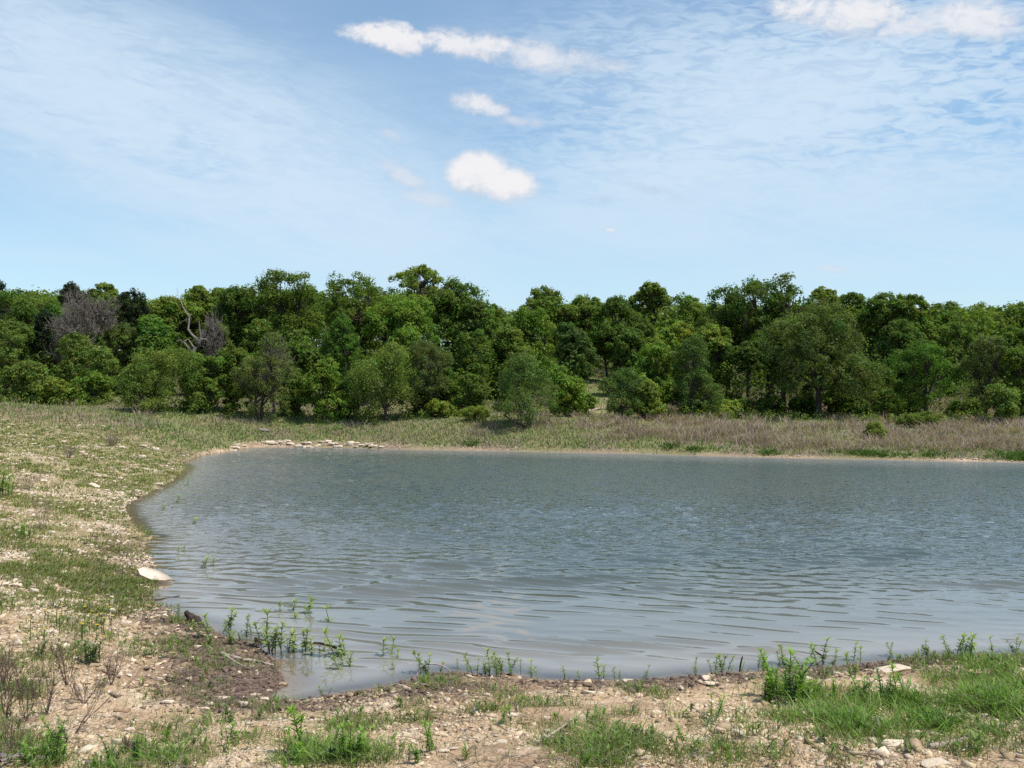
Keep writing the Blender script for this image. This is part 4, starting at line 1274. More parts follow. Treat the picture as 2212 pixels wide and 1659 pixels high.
NS = 'stones lying on the near bank'
LS = 'stones scattered over the left bank'
for r_ in [
    (58, 1216, 20, 14, 'small bright white stone alone in grass near the left edge', LS, M_ROCK),
    (168, 1295, 36, 13, 'flat pale stone in grass left of the long pale slab', LS, M_ROCK),
    (104, 1333, 20, 12, 'rounded whitish stone below the flat pale stone of the left bank', LS, M_ROCK),
    (222, 1259, 15, 13, 'small upright pale stone left of the long pale slab', LS, M_ROCK),
    (303, 1262, 20, 9, 'little pale stone tucked under the near end of the long pale slab', LS, M_ROCK),
    (318, 1268, 18, 9, 'pale pebble-like stone beside the waterline under the long pale slab', LS, M_ROCK),
    (327, 1390, 27, 12, 'bright white stone on dark mud left of the bleached driftwood', NS, M_ROCK),
    (378, 1407, 22, 9, 'small tan stone right below the bright white stone on the mud', NS, M_ROCKTAN),
    (250, 1356, 18, 9, 'pale stone left above the bright white stone on the mud', NS, M_ROCK),
    (325, 1417, 20, 10, 'muddy tan stone under the bright white stone on the mud', NS, M_ROCKTAN),
    (317, 1473, 38, 13, 'tan oblong stone on bare soil left of the mud', NS, M_ROCKTAN),
    (345, 1463, 20, 14, 'rounded pale stone touching the tan oblong stone', NS, M_ROCK),
    (267, 1527, 47, 20, 'thick tan slab with a dark shaded underside by the dead weeds', NS, M_ROCKTAN),
    (366, 1514, 32, 13, 'clean white wedge shaped stone right of the thick tan slab', NS, M_ROCK),
    (256, 1598, 38, 22, 'largest whitish stone low at the left, in front of the dead weeds', NS, M_ROCK),
    (290, 1600, 26, 24, 'brownish orange stone right beside the largest whitish stone', NS, M_ROCKTAN),
    (287, 1572, 30, 12, 'pinkish flat stone above the largest whitish stone', NS, M_ROCK),
    (179, 1487, 20, 10, 'small grey white stone among the dead weeds', NS, M_ROCK),
    (77, 1586, 18, 8, 'pinkish small stone under the dead weeds at left', NS, M_ROCKDARK),
    (145, 1616, 20, 13, 'pale stone half hidden by weeds at the bottom left', NS, M_ROCK),
    (482, 1504, 38, 18, 'large cream stone beside the thin stick near the inlet', NS, M_ROCK, 'block'),
    (449, 1517, 32, 16, 'rounded cream stone left of the one by the thin stick', NS, M_ROCK, 'block'),
    (446, 1529, 28, 11, 'cream stone directly under the rounded cream stone', NS, M_ROCK),
    (528, 1517, 28, 17, 'round pale stone right of the cream stones near the inlet', NS, M_ROCK, 'block'),
    (409, 1548, 30, 34, 'tilted yellowish plate of stone standing in the gravel', NS, M_ROCK, 'slab', (0, -42), 10),
    (412, 1535, 40, 8, 'thin orange tan shard lying against the tilted plate', NS, M_ROCKTAN, 'slab', (0, -16), 10),
    (611, 1474, 24, 8, 'small tan stone at the mouth of the inlet', NS, M_ROCKTAN),
    (583, 1490, 18, 7, 'whitish stone at the tip of the mud beside the inlet', NS, M_ROCK),
    (557, 1499, 40, 7, 'long pale stone lying under the thin stick', NS, M_ROCK),
    (570, 1507, 40, 8, 'flat cream stone at the bottom corner of the inlet', NS, M_ROCK),
    (122, 1362, 40, 7, 'long thin whitish stone in the grass above the leafy weed', LS, M_ROCK),
    (148, 1364, 18, 8, 'small whitish stone right of the long thin one', LS, M_ROCK),
    (10, 1335, 40, 14, 'pale ledge of stone at the left edge of the photo', LS, M_ROCKTAN),
    (857, 1561, 31, 14, 'white topped stone with a dark front in the middle foreground', NS, M_ROCK),
    (695, 1551, 42, 9, 'flat pinkish stone on the bare strip below the inlet', NS, M_ROCK),
    (827, 1538, 16, 10, 'small orange tan stone above the white topped one', NS, M_ROCKTAN),
    (1042, 1565, 14, 14, 'small upright tan stone in the middle foreground', NS, M_ROCKTAN),
    (1107, 1540, 34, 15, 'pale yellow stone behind two small green weeds', NS, M_ROCK),
    (1093, 1563, 15, 10, 'small orange stone between the two small green weeds', NS, M_ROCKTAN),
    (1178, 1547, 24, 10, 'pinkish oval stone alone on the bare strip', NS, M_ROCK),
    (1288, 1504, 27, 20, 'angular brown stone standing up above the green tuft', NS, M_ROCKTAN, 'block', (0, 25)),
    (1246, 1570, 28, 24, 'square pale tan stone face in the gravel', NS, M_ROCKTAN, 'block'),
    (1222, 1576, 16, 12, 'grey stone left against the square pale one', NS, M_ROCKDARK),
    (1132, 1584, 22, 9, 'reddish flat stone in gravel of the middle foreground', NS, M_ROCKDARK),
    (1221, 1595, 24, 14, 'brownish stone below the square pale one', NS, M_ROCKTAN),
    (813, 1631, 46, 9, 'long whitish flat stone at the bottom of the photo', NS, M_ROCK),
    (865, 1615, 30, 9, 'pale flat stone above the long whitish one at the bottom', NS, M_ROCK),
    (1085, 1600, 36, 9, 'light grey piece of stone lying in thin grass at bottom middle', NS, M_ROCK),
    (960, 1619, 30, 10, 'buff stone between grass tufts at bottom middle', NS, M_ROCK),
    (640, 1561, 18, 9, 'small reddish brown stone on the bare strip', NS, M_ROCKDARK),
    (1021, 1568, 26, 8, 'flat tan stone left of the small upright one', NS, M_ROCKTAN),
    (639, 1486, 16, 7, 'little tan stone lying in the shallow inlet water', NS, M_ROCKTAN),
    (1918, 1443, 108, 20, 'longest pale slab lying at the right shore behind green weeds', NS, M_ROCK, 'slab', (0, -9), 10),
    (1526, 1458, 30, 24, 'pale triangular stone standing upright at the near waterline', NS, M_ROCK, 'block', (0, 28)),
    (1534, 1474, 40, 11, 'flat cream stone at the foot of the triangular one', NS, M_ROCK),
    (1483, 1448, 16, 8, 'small pale stone left of the triangular one', NS, M_ROCK),
    (1740, 1462, 42, 15, 'buff block above the bushiest green weeds', NS, M_ROCK),
    (1663, 1461, 30, 12, 'reddish tan stone left of the buff block', NS, M_ROCKTAN),
    (1692, 1446, 26, 13, 'tan stone at the waterline above the buff block', NS, M_ROCKTAN),
    (1968, 1491, 50, 15, 'whitish squared stone in the grass under the longest slab', NS, M_ROCK, 'slab', (0, -12), 8),
    (1990, 1498, 16, 12, 'small white stone at the right end of the squared stone', NS, M_ROCK),
    (2112, 1450, 62, 13, 'flat tan outcrop in the grass near the right edge', NS, M_ROCKTAN),
    (2130, 1446, 20, 14, 'orange tan stone on the right end of the flat outcrop', NS, M_ROCKTAN),
    (1975, 1578, 38, 17, 'smooth rounded cream stone at the lower right', NS, M_ROCK, 'block'),
    (1936, 1569, 26, 15, 'shaded brown stone left of the smooth cream one', NS, M_ROCKTAN),
    (1494, 1542, 38, 15, 'tan rock heap in gravel right of centre foreground', NS, M_ROCKTAN),
    (1510, 1545, 18, 12, 'orange block leaning on the tan rock heap', NS, M_ROCKTAN),
    (1920, 1602, 66, 22, 'broad pale stone sunk in the ground at the lower right', NS, M_ROCK, 'slab', (6, 0), None),
    (1858, 1594, 34, 14, 'buff stone left of the broad sunken one', NS, M_ROCK),
    (2008, 1643, 84, 24, 'big flat pale stone at the bottom right edge of the photo', NS, M_ROCK, 'slab', (5, -6), None),
    (1664, 1621, 36, 12, 'pinkish wedge of stone at the lower right of centre', NS, M_ROCK),
    (1630, 1621, 22, 11, 'whitish stone touching the pinkish wedge', NS, M_ROCK),
    (1581, 1620, 26, 10, 'pale stone left of the whitish one and the dead stalk', NS, M_ROCK),
    (1510, 1595, 42, 7, 'thin long pinkish stone in the gravel', NS, M_ROCK),
    (1660, 1588, 38, 11, 'pale flat stone above the pinkish wedge', NS, M_ROCK),
    (1767, 1592, 36, 15, 'cream rock at the lower border of the green patch', NS, M_ROCK),
    (1795, 1497, 15, 12, 'small cream stone peeping from the lush green weeds', NS, M_ROCK),
    (1755, 1489, 28, 12, 'cream stone half buried in the lush green weeds', NS, M_ROCK),
    (1915, 1466, 18, 11, 'small rounded stone under the near side of the longest slab', NS, M_ROCK),
    (1357, 1467, 32, 14, 'white stone with a dark lower half at the waterline right of centre', NS, M_ROCK),
    (1385, 1478, 36, 15, 'dark muddy stone right of the white waterline stone', NS, M_ROCKDARK),
    (1557, 1558, 18, 10, 'reddish brown stone under the single green weed', NS, M_ROCKDARK),
    (1643, 1558, 22, 10, 'cream stone at the left border of the green patch', NS, M_ROCK),
    (1842, 1640, 34, 11, 'brown stone at the bottom right beside a green tuft', NS, M_ROCKTAN),
    (142, 1013, 20, 9, 'pale stone high on the left bank', LS, M_ROCK),
    (210, 1026, 22, 9, 'white stone on the upper left bank right of the pale one', LS, M_ROCK),
    (97, 1037, 18, 9, 'whitish block on the upper left bank near the left edge', LS, M_ROCK),
    (205, 1046, 36, 14, 'long cream slab slanting down the left bank', LS, M_ROCK, 'slab', (0, 16), -20),
    (264, 1023, 30, 10, 'tan slanting stone above the bend of the left shore', LS, M_ROCKTAN, 'slab', (0, 12), -15),
    (192, 1066, 14, 9, 'small very white stone half way up the left bank', LS, M_ROCK),
    (261, 1063, 22, 11, 'cream stone near the water at the bend of the left shore', LS, M_ROCK),
    (301, 1071, 17, 8, 'dark wet stone at the bend of the left shore', LS, M_ROCKDARK),
    (266, 1102, 16, 10, 'white stone at the waterline where the left shore turns in', LS, M_ROCK),
    (168, 1187, 24, 13, 'white slanting stone in the middle of the left bank', LS, M_ROCK, 'slab', (0, 14), -20),
    (114, 1196, 26, 11, 'white stone left of the slanting one on the left bank', LS, M_ROCK),
    (196, 1146, 22, 9, 'pale stone above the slanting white one', LS, M_ROCK),
    (80, 1158, 32, 11, 'buff stone on the left bank above the pair of white ones', LS, M_ROCKTAN),
    (199, 1176, 20, 8, 'whitish flat stone right of the slanting one', LS, M_ROCK),
    (247, 1180, 18, 8, 'muddy stone near the left waterline', LS, M_ROCKDARK),
    (343, 1158, 18, 6, 'white stone at the small spit on the left shore', LS, M_ROCK),
    (285, 1206, 24, 9, 'grey brown stone above the long pale slab', LS, M_ROCKDARK),
]:
    px, py, w_, h_, lab = r_[:5]
    extra = dict(zip(['group', 'mat', 'kind', 'tilt', 'rz'], r_[5:]))
    rock(px, py, w_, h_, lab, **extra)

x, y, z = ground_at(336 * DS, 1253 * DS)
OUT = np.array([(-0.50, 0.05), (-0.40, 0.17), (-0.12, 0.21), (0.20, 0.14), (0.52, -0.03), (0.38, -0.16), (0.05, -0.22), (-0.30, -0.15)])
k = 86 * DS / FPX * y
rr = np.random.default_rng(8)
levels = [(1.0, 0.115), (0.97, 0.06), (1.03, 0.0), (0.98, -0.08)]
VV = [np.concatenate([OUT * f_ * rr.uniform(0.95, 1.05, (8, 1)), np.full((8, 1), h_) + rr.normal(0, 0.008, (8, 1))], 1) for f_, h_ in levels]
FF = [[8 * a_ + i_, 8 * (a_ + 1) + i_, 8 * (a_ + 1) + (i_ + 1) % 8, 8 * a_ + (i_ + 1) % 8] for a_ in range(3) for i_ in range(8)]
o = put('stone', mesh('stone', np.concatenate(VV) * k, [np.array(FF), np.arange(8)[None, ::-1]], M_ROCK), None, (x, y, max(z, 0) + 0.03))
o.rotation_euler = (math.radians(20), math.radians(10), math.radians(-12))
tag(o, 'long flat pale slab sliding into the water on the left shore', 'stone', LS)

# many smaller stones that nothing tells apart, over the stony left bank and the gravel bar
wt_ = A0 * left_m * (GS > 0.1) * (1 - 0.5 * GRASS) * (GPX > 2) * (GPX < 480) * (GPY < 660) * sstep(0.35, 0.6, wide)
P, i, j = scatter(wt_, 150)
for q_ in P:
    px, py = to_px(*q_)
    s = rng.lognormal(math.log(7.2), 0.38)
    s *= float(np.interp(py, [405, 470, 640], [0.5, 0.8, 1.1]))
    rock(float(px), float(py), min(s, 15), min(s, 15) * rng.uniform(0.4, 0.65), 'one of the many small pale stones strewn over the left bank', 'small stones strewn over the left bank', M_ROCK if rng.random() < 0.75 else M_ROCKTAN, disp=False)
wt_ = A0 * (GS > -0.05) * (GS < 0.7) * (GPX > 232) * (GPX < 385) * (GPY < 452) * (GPY > 436)
P, i, j = scatter(wt_, 42)
for q_ in P:
    px, py = to_px(*q_)
    s = rng.lognormal(math.log(7.8), 0.35)
    rock(float(px), float(py), min(s, 13), min(s, 13) * rng.uniform(0.35, 0.6), 'pale stone of the bar at the far left waterline', 'stones of the pale bar at the far waterline', M_ROCK, disp=False)

# ------------------------------------------------------------------ leafy stalks
W_COL = {'stalk': [(0.19, 0.27, 0.075), (0.29, 0.36, 0.14)], 'weed': [(0.12, 0.25, 0.028), (0.21, 0.36, 0.055)], 'sage': [(0.11, 0.165, 0.07), (0.155, 0.21, 0.10)]}


def stalk_mesh(seed, kind):
    """a stem of height 1 with lance-shaped leaves up its length; returns two meshes"""
    r = np.random.default_rng(seed)
    bend = r.normal(0, 0.17, 2)
    tt = np.linspace(0, 1, 7)
    P = np.stack([bend[0] * tt ** 2, bend[1] * tt ** 2, tt], 1)
    sv, sf = tubes([(P, np.linspace(0.018, 0.008, 7))], 5)
    n = int(r.integers(18, 36)) if kind == 'stalk' else int(r.integers(38, 60))
    t0 = 0.30 if kind == 'stalk' else 0.08
    tz = np.sort(r.uniform(t0, 1.0, n))
    tz[-7:] = r.uniform(0.92, 1.0, 7)
    R_ = np.stack([np.interp(tz, tt, P[:, 0]), np.interp(tz, tt, P[:, 1]), tz], 1)
    a = np.arange(n) * 2.4 + r.uniform(0, 0.6, n)
    up = np.where(tz > 0.9, 1.1, 0.55 if kind == 'stalk' else 0.75) + r.normal(0, 0.15, n)
    Dv = unit(np.stack([np.cos(a), np.sin(a), up], 1))
    L = r.uniform(0.20, 0.34, n) * (1.0 if kind == 'stalk' else 0.85)
    c1, c2 = np.array(W_COL[kind][0]), np.array(W_COL[kind][1])
    k = np.clip(tz + r.normal(0, 0.2, n), 0, 1)[:, None]
    lv, lf, lc = lance(R_, Dv, L, L * (0.27 if kind != 'weed' else 0.21), r.uniform(0.1, 0.45, n), c1 * (1 - k) + c2 * k)
    return mesh('stem', sv, [sf], M_WEED, np.tile(np.array([0.10, 0.12, 0.045]), (len(sv), 1)), True), mesh('leaves', lv, [lf], M_WEED, lc, True)


PROTO = {k: [stalk_mesh(40 + 10 * n + i, k) for i in range(9)] for n, k in enumerate(W_COL)}


def plant(px, py, hpx, label, group, kind='stalk', stems=1, wide=0.35, name='leafy_stalk', cat='plant'):
    px, py, hpx = px * DS, py * DS, hpx * DS
    x, y, z = ground_at(px, py)
    if z < 0:
        x, y = ray_xy(px, py, 0.0)
        z = on_land(x, y)
    hm = 1.12 * hpx / FPX * y - min(z, 0)
    root = empty(name, (x, y, z - 0.01), label, cat, group, rng.uniform(0, 6.28))
    for s in range(stems):
        st, lf = PROTO[kind if s == 0 or rng.random() < 0.75 else ('sage' if rng.random() < 0.6 else 'weed')][int(rng.integers(0, 9))]
        k = hm * (1.0 if s == 0 else rng.uniform(0.5, 0.95))
        off = (0, 0, 0) if s == 0 else (rng.normal(0, wide * hm * 0.62), rng.normal(0, wide * hm * 0.62), 0)
        ro = (rng.normal(0, 0.17), rng.normal(0, 0.17), rng.uniform(0, 6.28))
        for nm, me_ in (('stem', st), ('leaves', lf)):
            o = put(nm, me_, root, off)
            o.scale = (k, k, k)
            o.rotation_euler = ro
    return root


ORD = ['first', 'second', 'third', 'fourth', 'fifth', 'sixth', 'seventh', 'eighth', 'ninth', 'tenth', 'eleventh', 'twelfth', 'thirteenth', 'fourteenth', 'fifteenth', 'sixteenth', 'seventeenth',
       'eighteenth', 'nineteenth', 'twentieth']


def row(items, fmt, group, kind='stalk', grow=1.0, **kw):
    items = sorted(items)
    for i, it in enumerate(items):
        px, py, hp = it[:3]
        stems = it[3] if len(it) > 3 else 1
        plant(px, py, hp * grow, fmt.format(ORD[i]), group, kind, stems, **kw)


row([(386, 1340, 33, 4), (419, 1366, 24, 4), (459, 1382, 50, 5), (502, 1391, 34, 5), (479, 1366, 46), (500, 1362, 42, 2), (544, 1372, 36, 2), (529, 1386, 22, 3)],
    '{} leafy clump from the left on the mud point above the driftwood', 'leafy clumps on the mud point')
row([(581, 1401, 68, 4), (608, 1411, 57, 3), (621, 1408, 38, 2), (638, 1405, 42, 3), (658, 1408, 42, 4), (671, 1414, 31, 2), (693, 1410, 24), (727, 1420, 50, 4), (742, 1415, 35), (742, 1435, 24, 2), (755, 1438, 26)],
    '{} leafy stalk from the left in the row rising from the inlet water', 'leafy stalks rising from the inlet water')
row([(606, 1320, 15), (630, 1318, 18), (643, 1331, 37, 3), (716, 1342, 26, 2), (823, 1418, 29), (846, 1414, 26), (859, 1424, 16), (852, 1447, 14)],
    '{} sparse stalk from the left standing out in open water', 'sparse stalks standing out in the water')
row([(440, 1226, 22, 2), (462, 1222, 14), (385, 1196, 12), (398, 1192, 10), (412, 1130, 12, 2), (353, 1102, 12), (377, 1085, 14), (405, 1048, 12)],
    '{} thin stalk from the left in the shallows off the left shore', 'thin stalks in the shallows off the left shore')
row([(695, 1506, 22, 2), (709, 1504, 18), (739, 1446, 24), (926, 1457, 44, 6), (988, 1444, 16), (1008, 1457, 22), (1024, 1461, 42, 2), (1058, 1457, 44, 4), (1090, 1458, 42, 7), (1075, 1458, 36, 5), (1147, 1462, 33, 2), (1161, 1475, 22),
     (1219, 1471, 28, 2), (1253, 1471, 20), (1293, 1468, 38, 2), (1328, 1468, 22, 2), (1395, 1466, 24, 2)],
    '{} leafy stalk from the left along the near waterline left of the triangular stone', 'leafy stalks along the near waterline', grow=1.08)
row([(1502, 1459, 30, 3), (1557, 1458, 38, 8), (1601, 1454, 20, 2), (1648, 1447, 32, 3), (1696, 1437, 34, 4), (1732, 1440, 28, 3), (1775, 1437, 48, 4), (1800, 1434, 26, 3), (1843, 1428, 32, 3), (1930, 1421, 26, 2), (1993, 1426, 34, 6),
     (2065, 1421, 44, 6), (2090, 1419, 46, 6), (2140, 1419, 36, 3), (2192, 1418, 32, 4)],
    '{} leafy plant from the left on the right half of the near shore', 'leafy plants on the right half of the near shore', grow=1.08)
GW = 'green weeds on the near bank'
for px, py, h_, st, kd, lab in [
    (660, 1637, 84, 2, 'weed', 'tall bushy tipped green weed at the bottom left of centre'),
    (622, 1604, 28, 2, 'weed', 'small pale weed left of the tall bushy tipped one'),
    (745, 1643, 64, 5, 'weed', 'spreading green weed right of the tall bushy tipped one'),
    (930, 1622, 52, 3, 'weed', 'slim green weed among grass at bottom middle'),
    (905, 1648, 40, 4, 'weed', 'low weed clump at the bottom edge left of the slim weed'),
    (1082, 1568, 30, 2, 'weed', 'left one of the two small green weeds on the bare strip'),
    (1106, 1560, 32, 1, 'weed', 'right one of the two small green weeds on the bare strip'),
    (1547, 1547, 42, 2, 'weed', 'single green weed on gravel left of the green patch'),
    (1660, 1517, 54, 7, 'weed', 'left lobe of the lush weeds on the right bank'),
    (1695, 1508, 78, 7, 'weed', 'tallest lush weeds in the middle of the right bank patch'),
    (1735, 1520, 59, 7, 'weed', 'right lobe of the lush weeds above the grass'),
    (1712, 1472, 40, 2, 'weed', 'upright weed behind the lush weeds beside the buff block'),
    (1836, 1465, 40, 2, 'weed', 'upright weed at the left end of the longest slab'),
    (1850, 1505, 44, 4, 'weed', 'middle weed clump between the lush weeds and the squared stone'),
    (1932, 1505, 56, 4, 'weed', 'leafy weed in front of the longest slab'),
    (1800, 1512, 34, 5, 'weed', 'low weed right of the small peeping cream stone'),
    (125, 1606, 50, 4, 'weed', 'green weed behind the branch at the bottom left'),
    (130, 1650, 62, 6, 'weed', 'dense bright weed at the bottom left in front of the branch'),
    (60, 1655, 40, 5, 'weed', 'low bright weed at the bottom left corner'),
    (366, 1604, 26, 4, 'weed', 'small leafy rosette right of the brownish orange stone'),
    (300, 1640, 40, 5, 'weed', 'bright weed under the brownish orange stone'),
    (240, 1648, 44, 5, 'sage', 'greyish weed at the bottom left of the whitish stone'),
    (205, 1432, 44, 9, 'sage', 'rounded dark sage coloured weed on the left bank near the mud'),
    (95, 1415, 26, 5, 'sage', 'small sage weed left of the rounded dark one'),
    (58, 1165, 26, 5, 'weed', 'small dark green tuft on the left bank'),
    (5, 1070, 40, 6, 'weed', 'green weed at the left edge half way up the bank'),
    (320, 1160, 14, 4, 'weed', 'small green tuft on the spit of the left shore'),
    (500, 1560, 30, 4, 'sage', 'small grey green weed on gravel below the cream stones'),
    (500, 1612, 40, 5, 'weed', 'pointed green tuft at the bottom left of centre'),
    (640, 1650, 34, 5, 'weed', 'low tuft at the bottom edge under the tall bushy tipped weed'),
    (1480, 1600, 30, 4, 'weed', 'tuft in the gravel right of centre foreground'),
    (1960, 1625, 26, 5, 'sage', 'dark low tuft above the big flat stone')]:
    plant(px, py, h_ * 1.15, lab, GW, kd, st + 1, name='green_weed', cat='weed')

# yellow flowers in the grass of the left bank, too small to tell apart
wt_ = A0 * field([(78, 632, 34, 18, 1.0), (60, 640, 26, 14, 0.8), (110, 622, 16, 10, 0.8)])
P, i, j = scatter(wt_, 34)
pet = None
for q_ in P:
    if pet is None:
        a = np.arange(6) * 2 * np.pi / 6
        Dv = unit(np.stack([np.cos(a), np.sin(a), np.full(6, 0.35)], 1))
        lv, lf, lc = lance(np.zeros((6, 3)) + [0, 0, 0.13], Dv, np.full(6, 0.016), np.full(6, 0.011), np.full(6, 0.2), np.tile(np.array([0.72, 0.52, 0.03]), (6, 1)))
        sv, sf = tubes([(np.array([[0, 0, 0], [0.006, 0, 0.07], [0, 0, 0.13]]), [0.003, 0.0025, 0.002])], 4)
        pet = mesh('blossom', lv, [lf], M_WEED, lc)
        stm = mesh('stem', sv, [sf], M_WEED, np.tile(np.array([0.08, 0.13, 0.03]), (len(sv), 1)))
    r_ = empty('yellow_flower', q_, 'tiny yellow flower in the grass above the sage coloured weed', 'flower', 'yellow flowers on the left bank', rng.uniform(0, 6), rng.uniform(0.8, 1.5))
    put('stem', stm, r_); put('blossom', pet, r_)

# ------------------------------------------------------------------ dead weeds, sticks and wood


def dead_weed(px, py, hpx, label, nb=7, lean=0.0, wide=0.5, mat=None, fine=2, group='dead brown weeds on the near bank', thick=1.0):
    px, py, hpx = px * DS, py * DS, hpx * DS
    x, y, z = ground_at(px, py)
    hm = hpx / FPX * y
    paths = []

    def grow(p, d, L, r, lev):
        pts = [p]
        for i in range(5):
            d = unit(d + rng.normal(size=3) * 0.09 + np.array([0, 0, 0.06]))
            pts.append(pts[-1] + d * L / 5)
        paths.append((np.array(pts), np.linspace(r, r * 0.5, 6)))
        if lev < fine:
            for i in range(4 if lev == 0 else 3):
                q0 = pts[rng.integers(2, 6)]
                grow(q0, unit(d + rng.normal(size=3) * 0.38), L * rng.uniform(0.35, 0.6), r * 0.6, lev + 1)
    for i in range(nb):
        a = rng.uniform(0, 6.28)
        d = unit(np.array([math.cos(a) * wide + lean, math.sin(a) * wide, 1.0]))
        grow(np.array([0, 0, -0.01]), d, hm * rng.uniform(0.55, 0.85), 0.0026 * (y / 7) * thick, 0)
    v, f = tubes(paths, 4)
    o = put('dead_weed', mesh('dead_weed', v, [f], mat or M_DEADWEED, None, True), None, (x, y, z))
    return tag(o, label, 'dead weed', group)


dead_weed(163, 1585, 165, 'biggest dead weed, forked dark stem leaning right at the bottom left', 4, 0.55, 0.25)
dead_weed(20, 1560, 150, 'dead brown weed at the left edge of the photo', 9, 0.05, 0.22)
dead_weed(62, 1560, 135, 'dead brown weed second from the left edge', 8, 0.05, 0.25)
dead_weed(105, 1545, 110, 'upright dead weed left of the biggest dead one', 6, 0.0, 0.2)
dead_weed(185, 1520, 60, 'greyish tangled dead weed behind the biggest one', 12, 0.0, 0.8)
dead_weed(150, 1480, 105, 'dead weed below the sage coloured weed', 8, 0.05, 0.25)
dead_weed(245, 1480, 70, 'faint reddish dead weed left of the tan oblong stone', 8, 0.0, 0.4)
dead_weed(10, 1480, 90, 'dead weed at the left edge behind the others', 9, 0.0, 0.3)
dead_weed(40, 1640, 90, 'dead weed at the bottom left corner by the branch', 8, 0.1, 0.4)
dead_weed(292, 1622, 36, 'round brown dried weed head under the brownish orange stone', 16, 0.0, 0.9)
dead_weed(95, 1145, 70, 'brown dead weed on the left bank', 12, 0.0, 0.45, M_BRUSH, 2, thick=0.5)
dead_weed(60, 1060, 44, 'brown dead brush higher on the left bank', 16, 0.0, 0.8, M_BRUSH, 2, thick=0.5)
dead_weed(245, 965, 32, 'pale brown rounded dead brush on top of the left bank', 24, 0.0, 0.9, M_BRUSH, 2, thick=0.5)
dead_weed(150, 990, 30, 'brown dead brush on the crest of the left bank', 20, 0.0, 0.9, M_BRUSH, 2, thick=0.5)
dead_weed(365, 1115, 22, 'twiggy tangle poking from the shallows off the left shore', 18, 0.0, 1.0, M_TWIG)
dead_weed(1660, 1622, 60, 'single dead stalk standing in the gravel right of centre', 1, 0.05, 0.03, M_DARKWOOD, 0)
dead_weed(2092, 1494, 62, 'thin dark stalk standing in the grass at right', 1, 0.25, 0.03, M_DARKWOOD, 0)
dead_weed(2128, 1640, 70, 'thin dead stalk at the bottom right corner', 1, 0.0, 0.03, M_DEADWEED, 0)
dead_weed(1130, 1480, 18, 'dry twigs on the mud below the waterline clumps', 6, 0.0, 0.8)
dead_weed(838, 1608, 66, 'single straw coloured stalk left of centre foreground', 1, 0.0, 0.03, M_DRIFT, 0)
dead_weed(1520, 1545, 46, 'dry thin stalk left of the single green weed', 1, 0.0, 0.03, M_DEADWEED, 0)


def stick(name, pts, r0, r1, label, mat=None, cat='driftwood', lift=0.6, branches=(), z_at=None, jit=0.15):
    """a piece of wood lying on the ground along places measured on the photograph (2212 px wide view)"""
    P = []
    for px, py in pts:
        x, y, z = ground_at(px * DS, py * DS)
        P.append((x, y, (z if z_at is None else z_at) + r0 * lift))
    P = np.array(P)
    org = P[0].copy()
    tt = np.linspace(0, 1, len(P)); t2 = np.linspace(0, 1, 4 * len(P))
    Q = np.stack([np.interp(t2, tt, P[:, k]) for k in range(3)], 1) - org
    Q += rng.normal(size=Q.shape) * r0 * jit * 0.6
    rad = np.interp(t2, [0, 1], [r0, r1]) * (1 + 0.05 * rng.normal(size=len(t2)))
    v, f = tubes([(np.concatenate([Q[:1] - (Q[1:2] - Q[:1]) * 0.02, Q, Q[-1:] + (Q[-1:] - Q[-2:-1]) * 0.02]), np.concatenate([[r0 * 0.15], rad, [r1 * 0.15]]))], 8)
    o = put(name, mesh(name, v, [f], mat or M_DRIFT, None, True), None, org)
    tag(o, label, cat)
    for bpts, b0, b1 in branches:
        B = []
        for px, py, up in bpts:
            x, y, z = ground_at(px * DS, py * DS)
            B.append((x, y, z + up))
        B = np.array(B) - org
        v, f = tubes([(B, np.linspace(b0, b1, len(B)))], 6)
        put('branch', mesh('branch', v, [f], mat or M_DRIFT, None, True), o)
    return o


stick('driftwood', [(477, 1414), (500, 1420), (528, 1428), (556, 1431), (580, 1437), (592, 1440)], 0.022, 0.009, 'bleached pinkish driftwood branch lying across the dark mud', M_DRIFT,
      branches=[([(487, 1420, 0.02), (510, 1432, 0.02), (532, 1444, 0.015)], 0.015, 0.006)])
stick('driftwood', [(500, 1507), (522, 1500), (548, 1497), (576, 1492)], 0.020, 0.007, 'thin brown stick pointing at the inlet among cream stones', M_DEADWEED)
stick('fallen_branch', [(-10, 1639), (50, 1640), (100, 1643), (150, 1640)], 0.024, 0.014, 'greyish pink fallen branch with a fork at the bottom left edge', M_DEADBARK,
      branches=[([(50, 1640, 0.03), (30, 1652, 0.04), (8, 1668, 0.06)], 0.016, 0.009)])
stick('fallen_branch', [(190, 1652), (250, 1655), (310, 1657)], 0.020, 0.010, 'thin fallen branch at the bottom edge under the whitish stone', M_DEADBARK)
stick('driftwood', [(2005, 1618), (2040, 1611), (2075, 1604), (2110, 1597)], 0.022, 0.014, 'pale tan stick lying in gravel at the lower right', M_DRIFT)
stick('driftwood', [(655, 1409), (690, 1415), (712, 1420), (730, 1428)], 0.018, 0.012, 'dark stick floating at the foot of the inlet stalks', M_DARKWOOD, z_at=0.0, lift=0.3)
stick('driftwood', [(300, 1297), (345, 1300), (390, 1301)], 0.014, 0.006, 'dark twig lying in the shallows below the long pale slab', M_DARKWOOD, z_at=0.0, lift=0.3)
stick('driftwood', [(1180, 1604), (1215, 1580), (1240, 1560)], 0.008, 0.004, 'pale dry straw leaning over the grass at bottom middle', M_DRIFT, lift=4.0)
stick('driftwood', [(560, 933), (573, 932), (582, 933)], 0.12, 0.08, 'short grey log lying in the far meadow', M_DEADBARK)
stick('fallen_log', [(1262, 893), (1280, 889), (1300, 885)], 0.10, 0.06, 'pale fallen log beside the dirt path across the water', M_DRIFT)
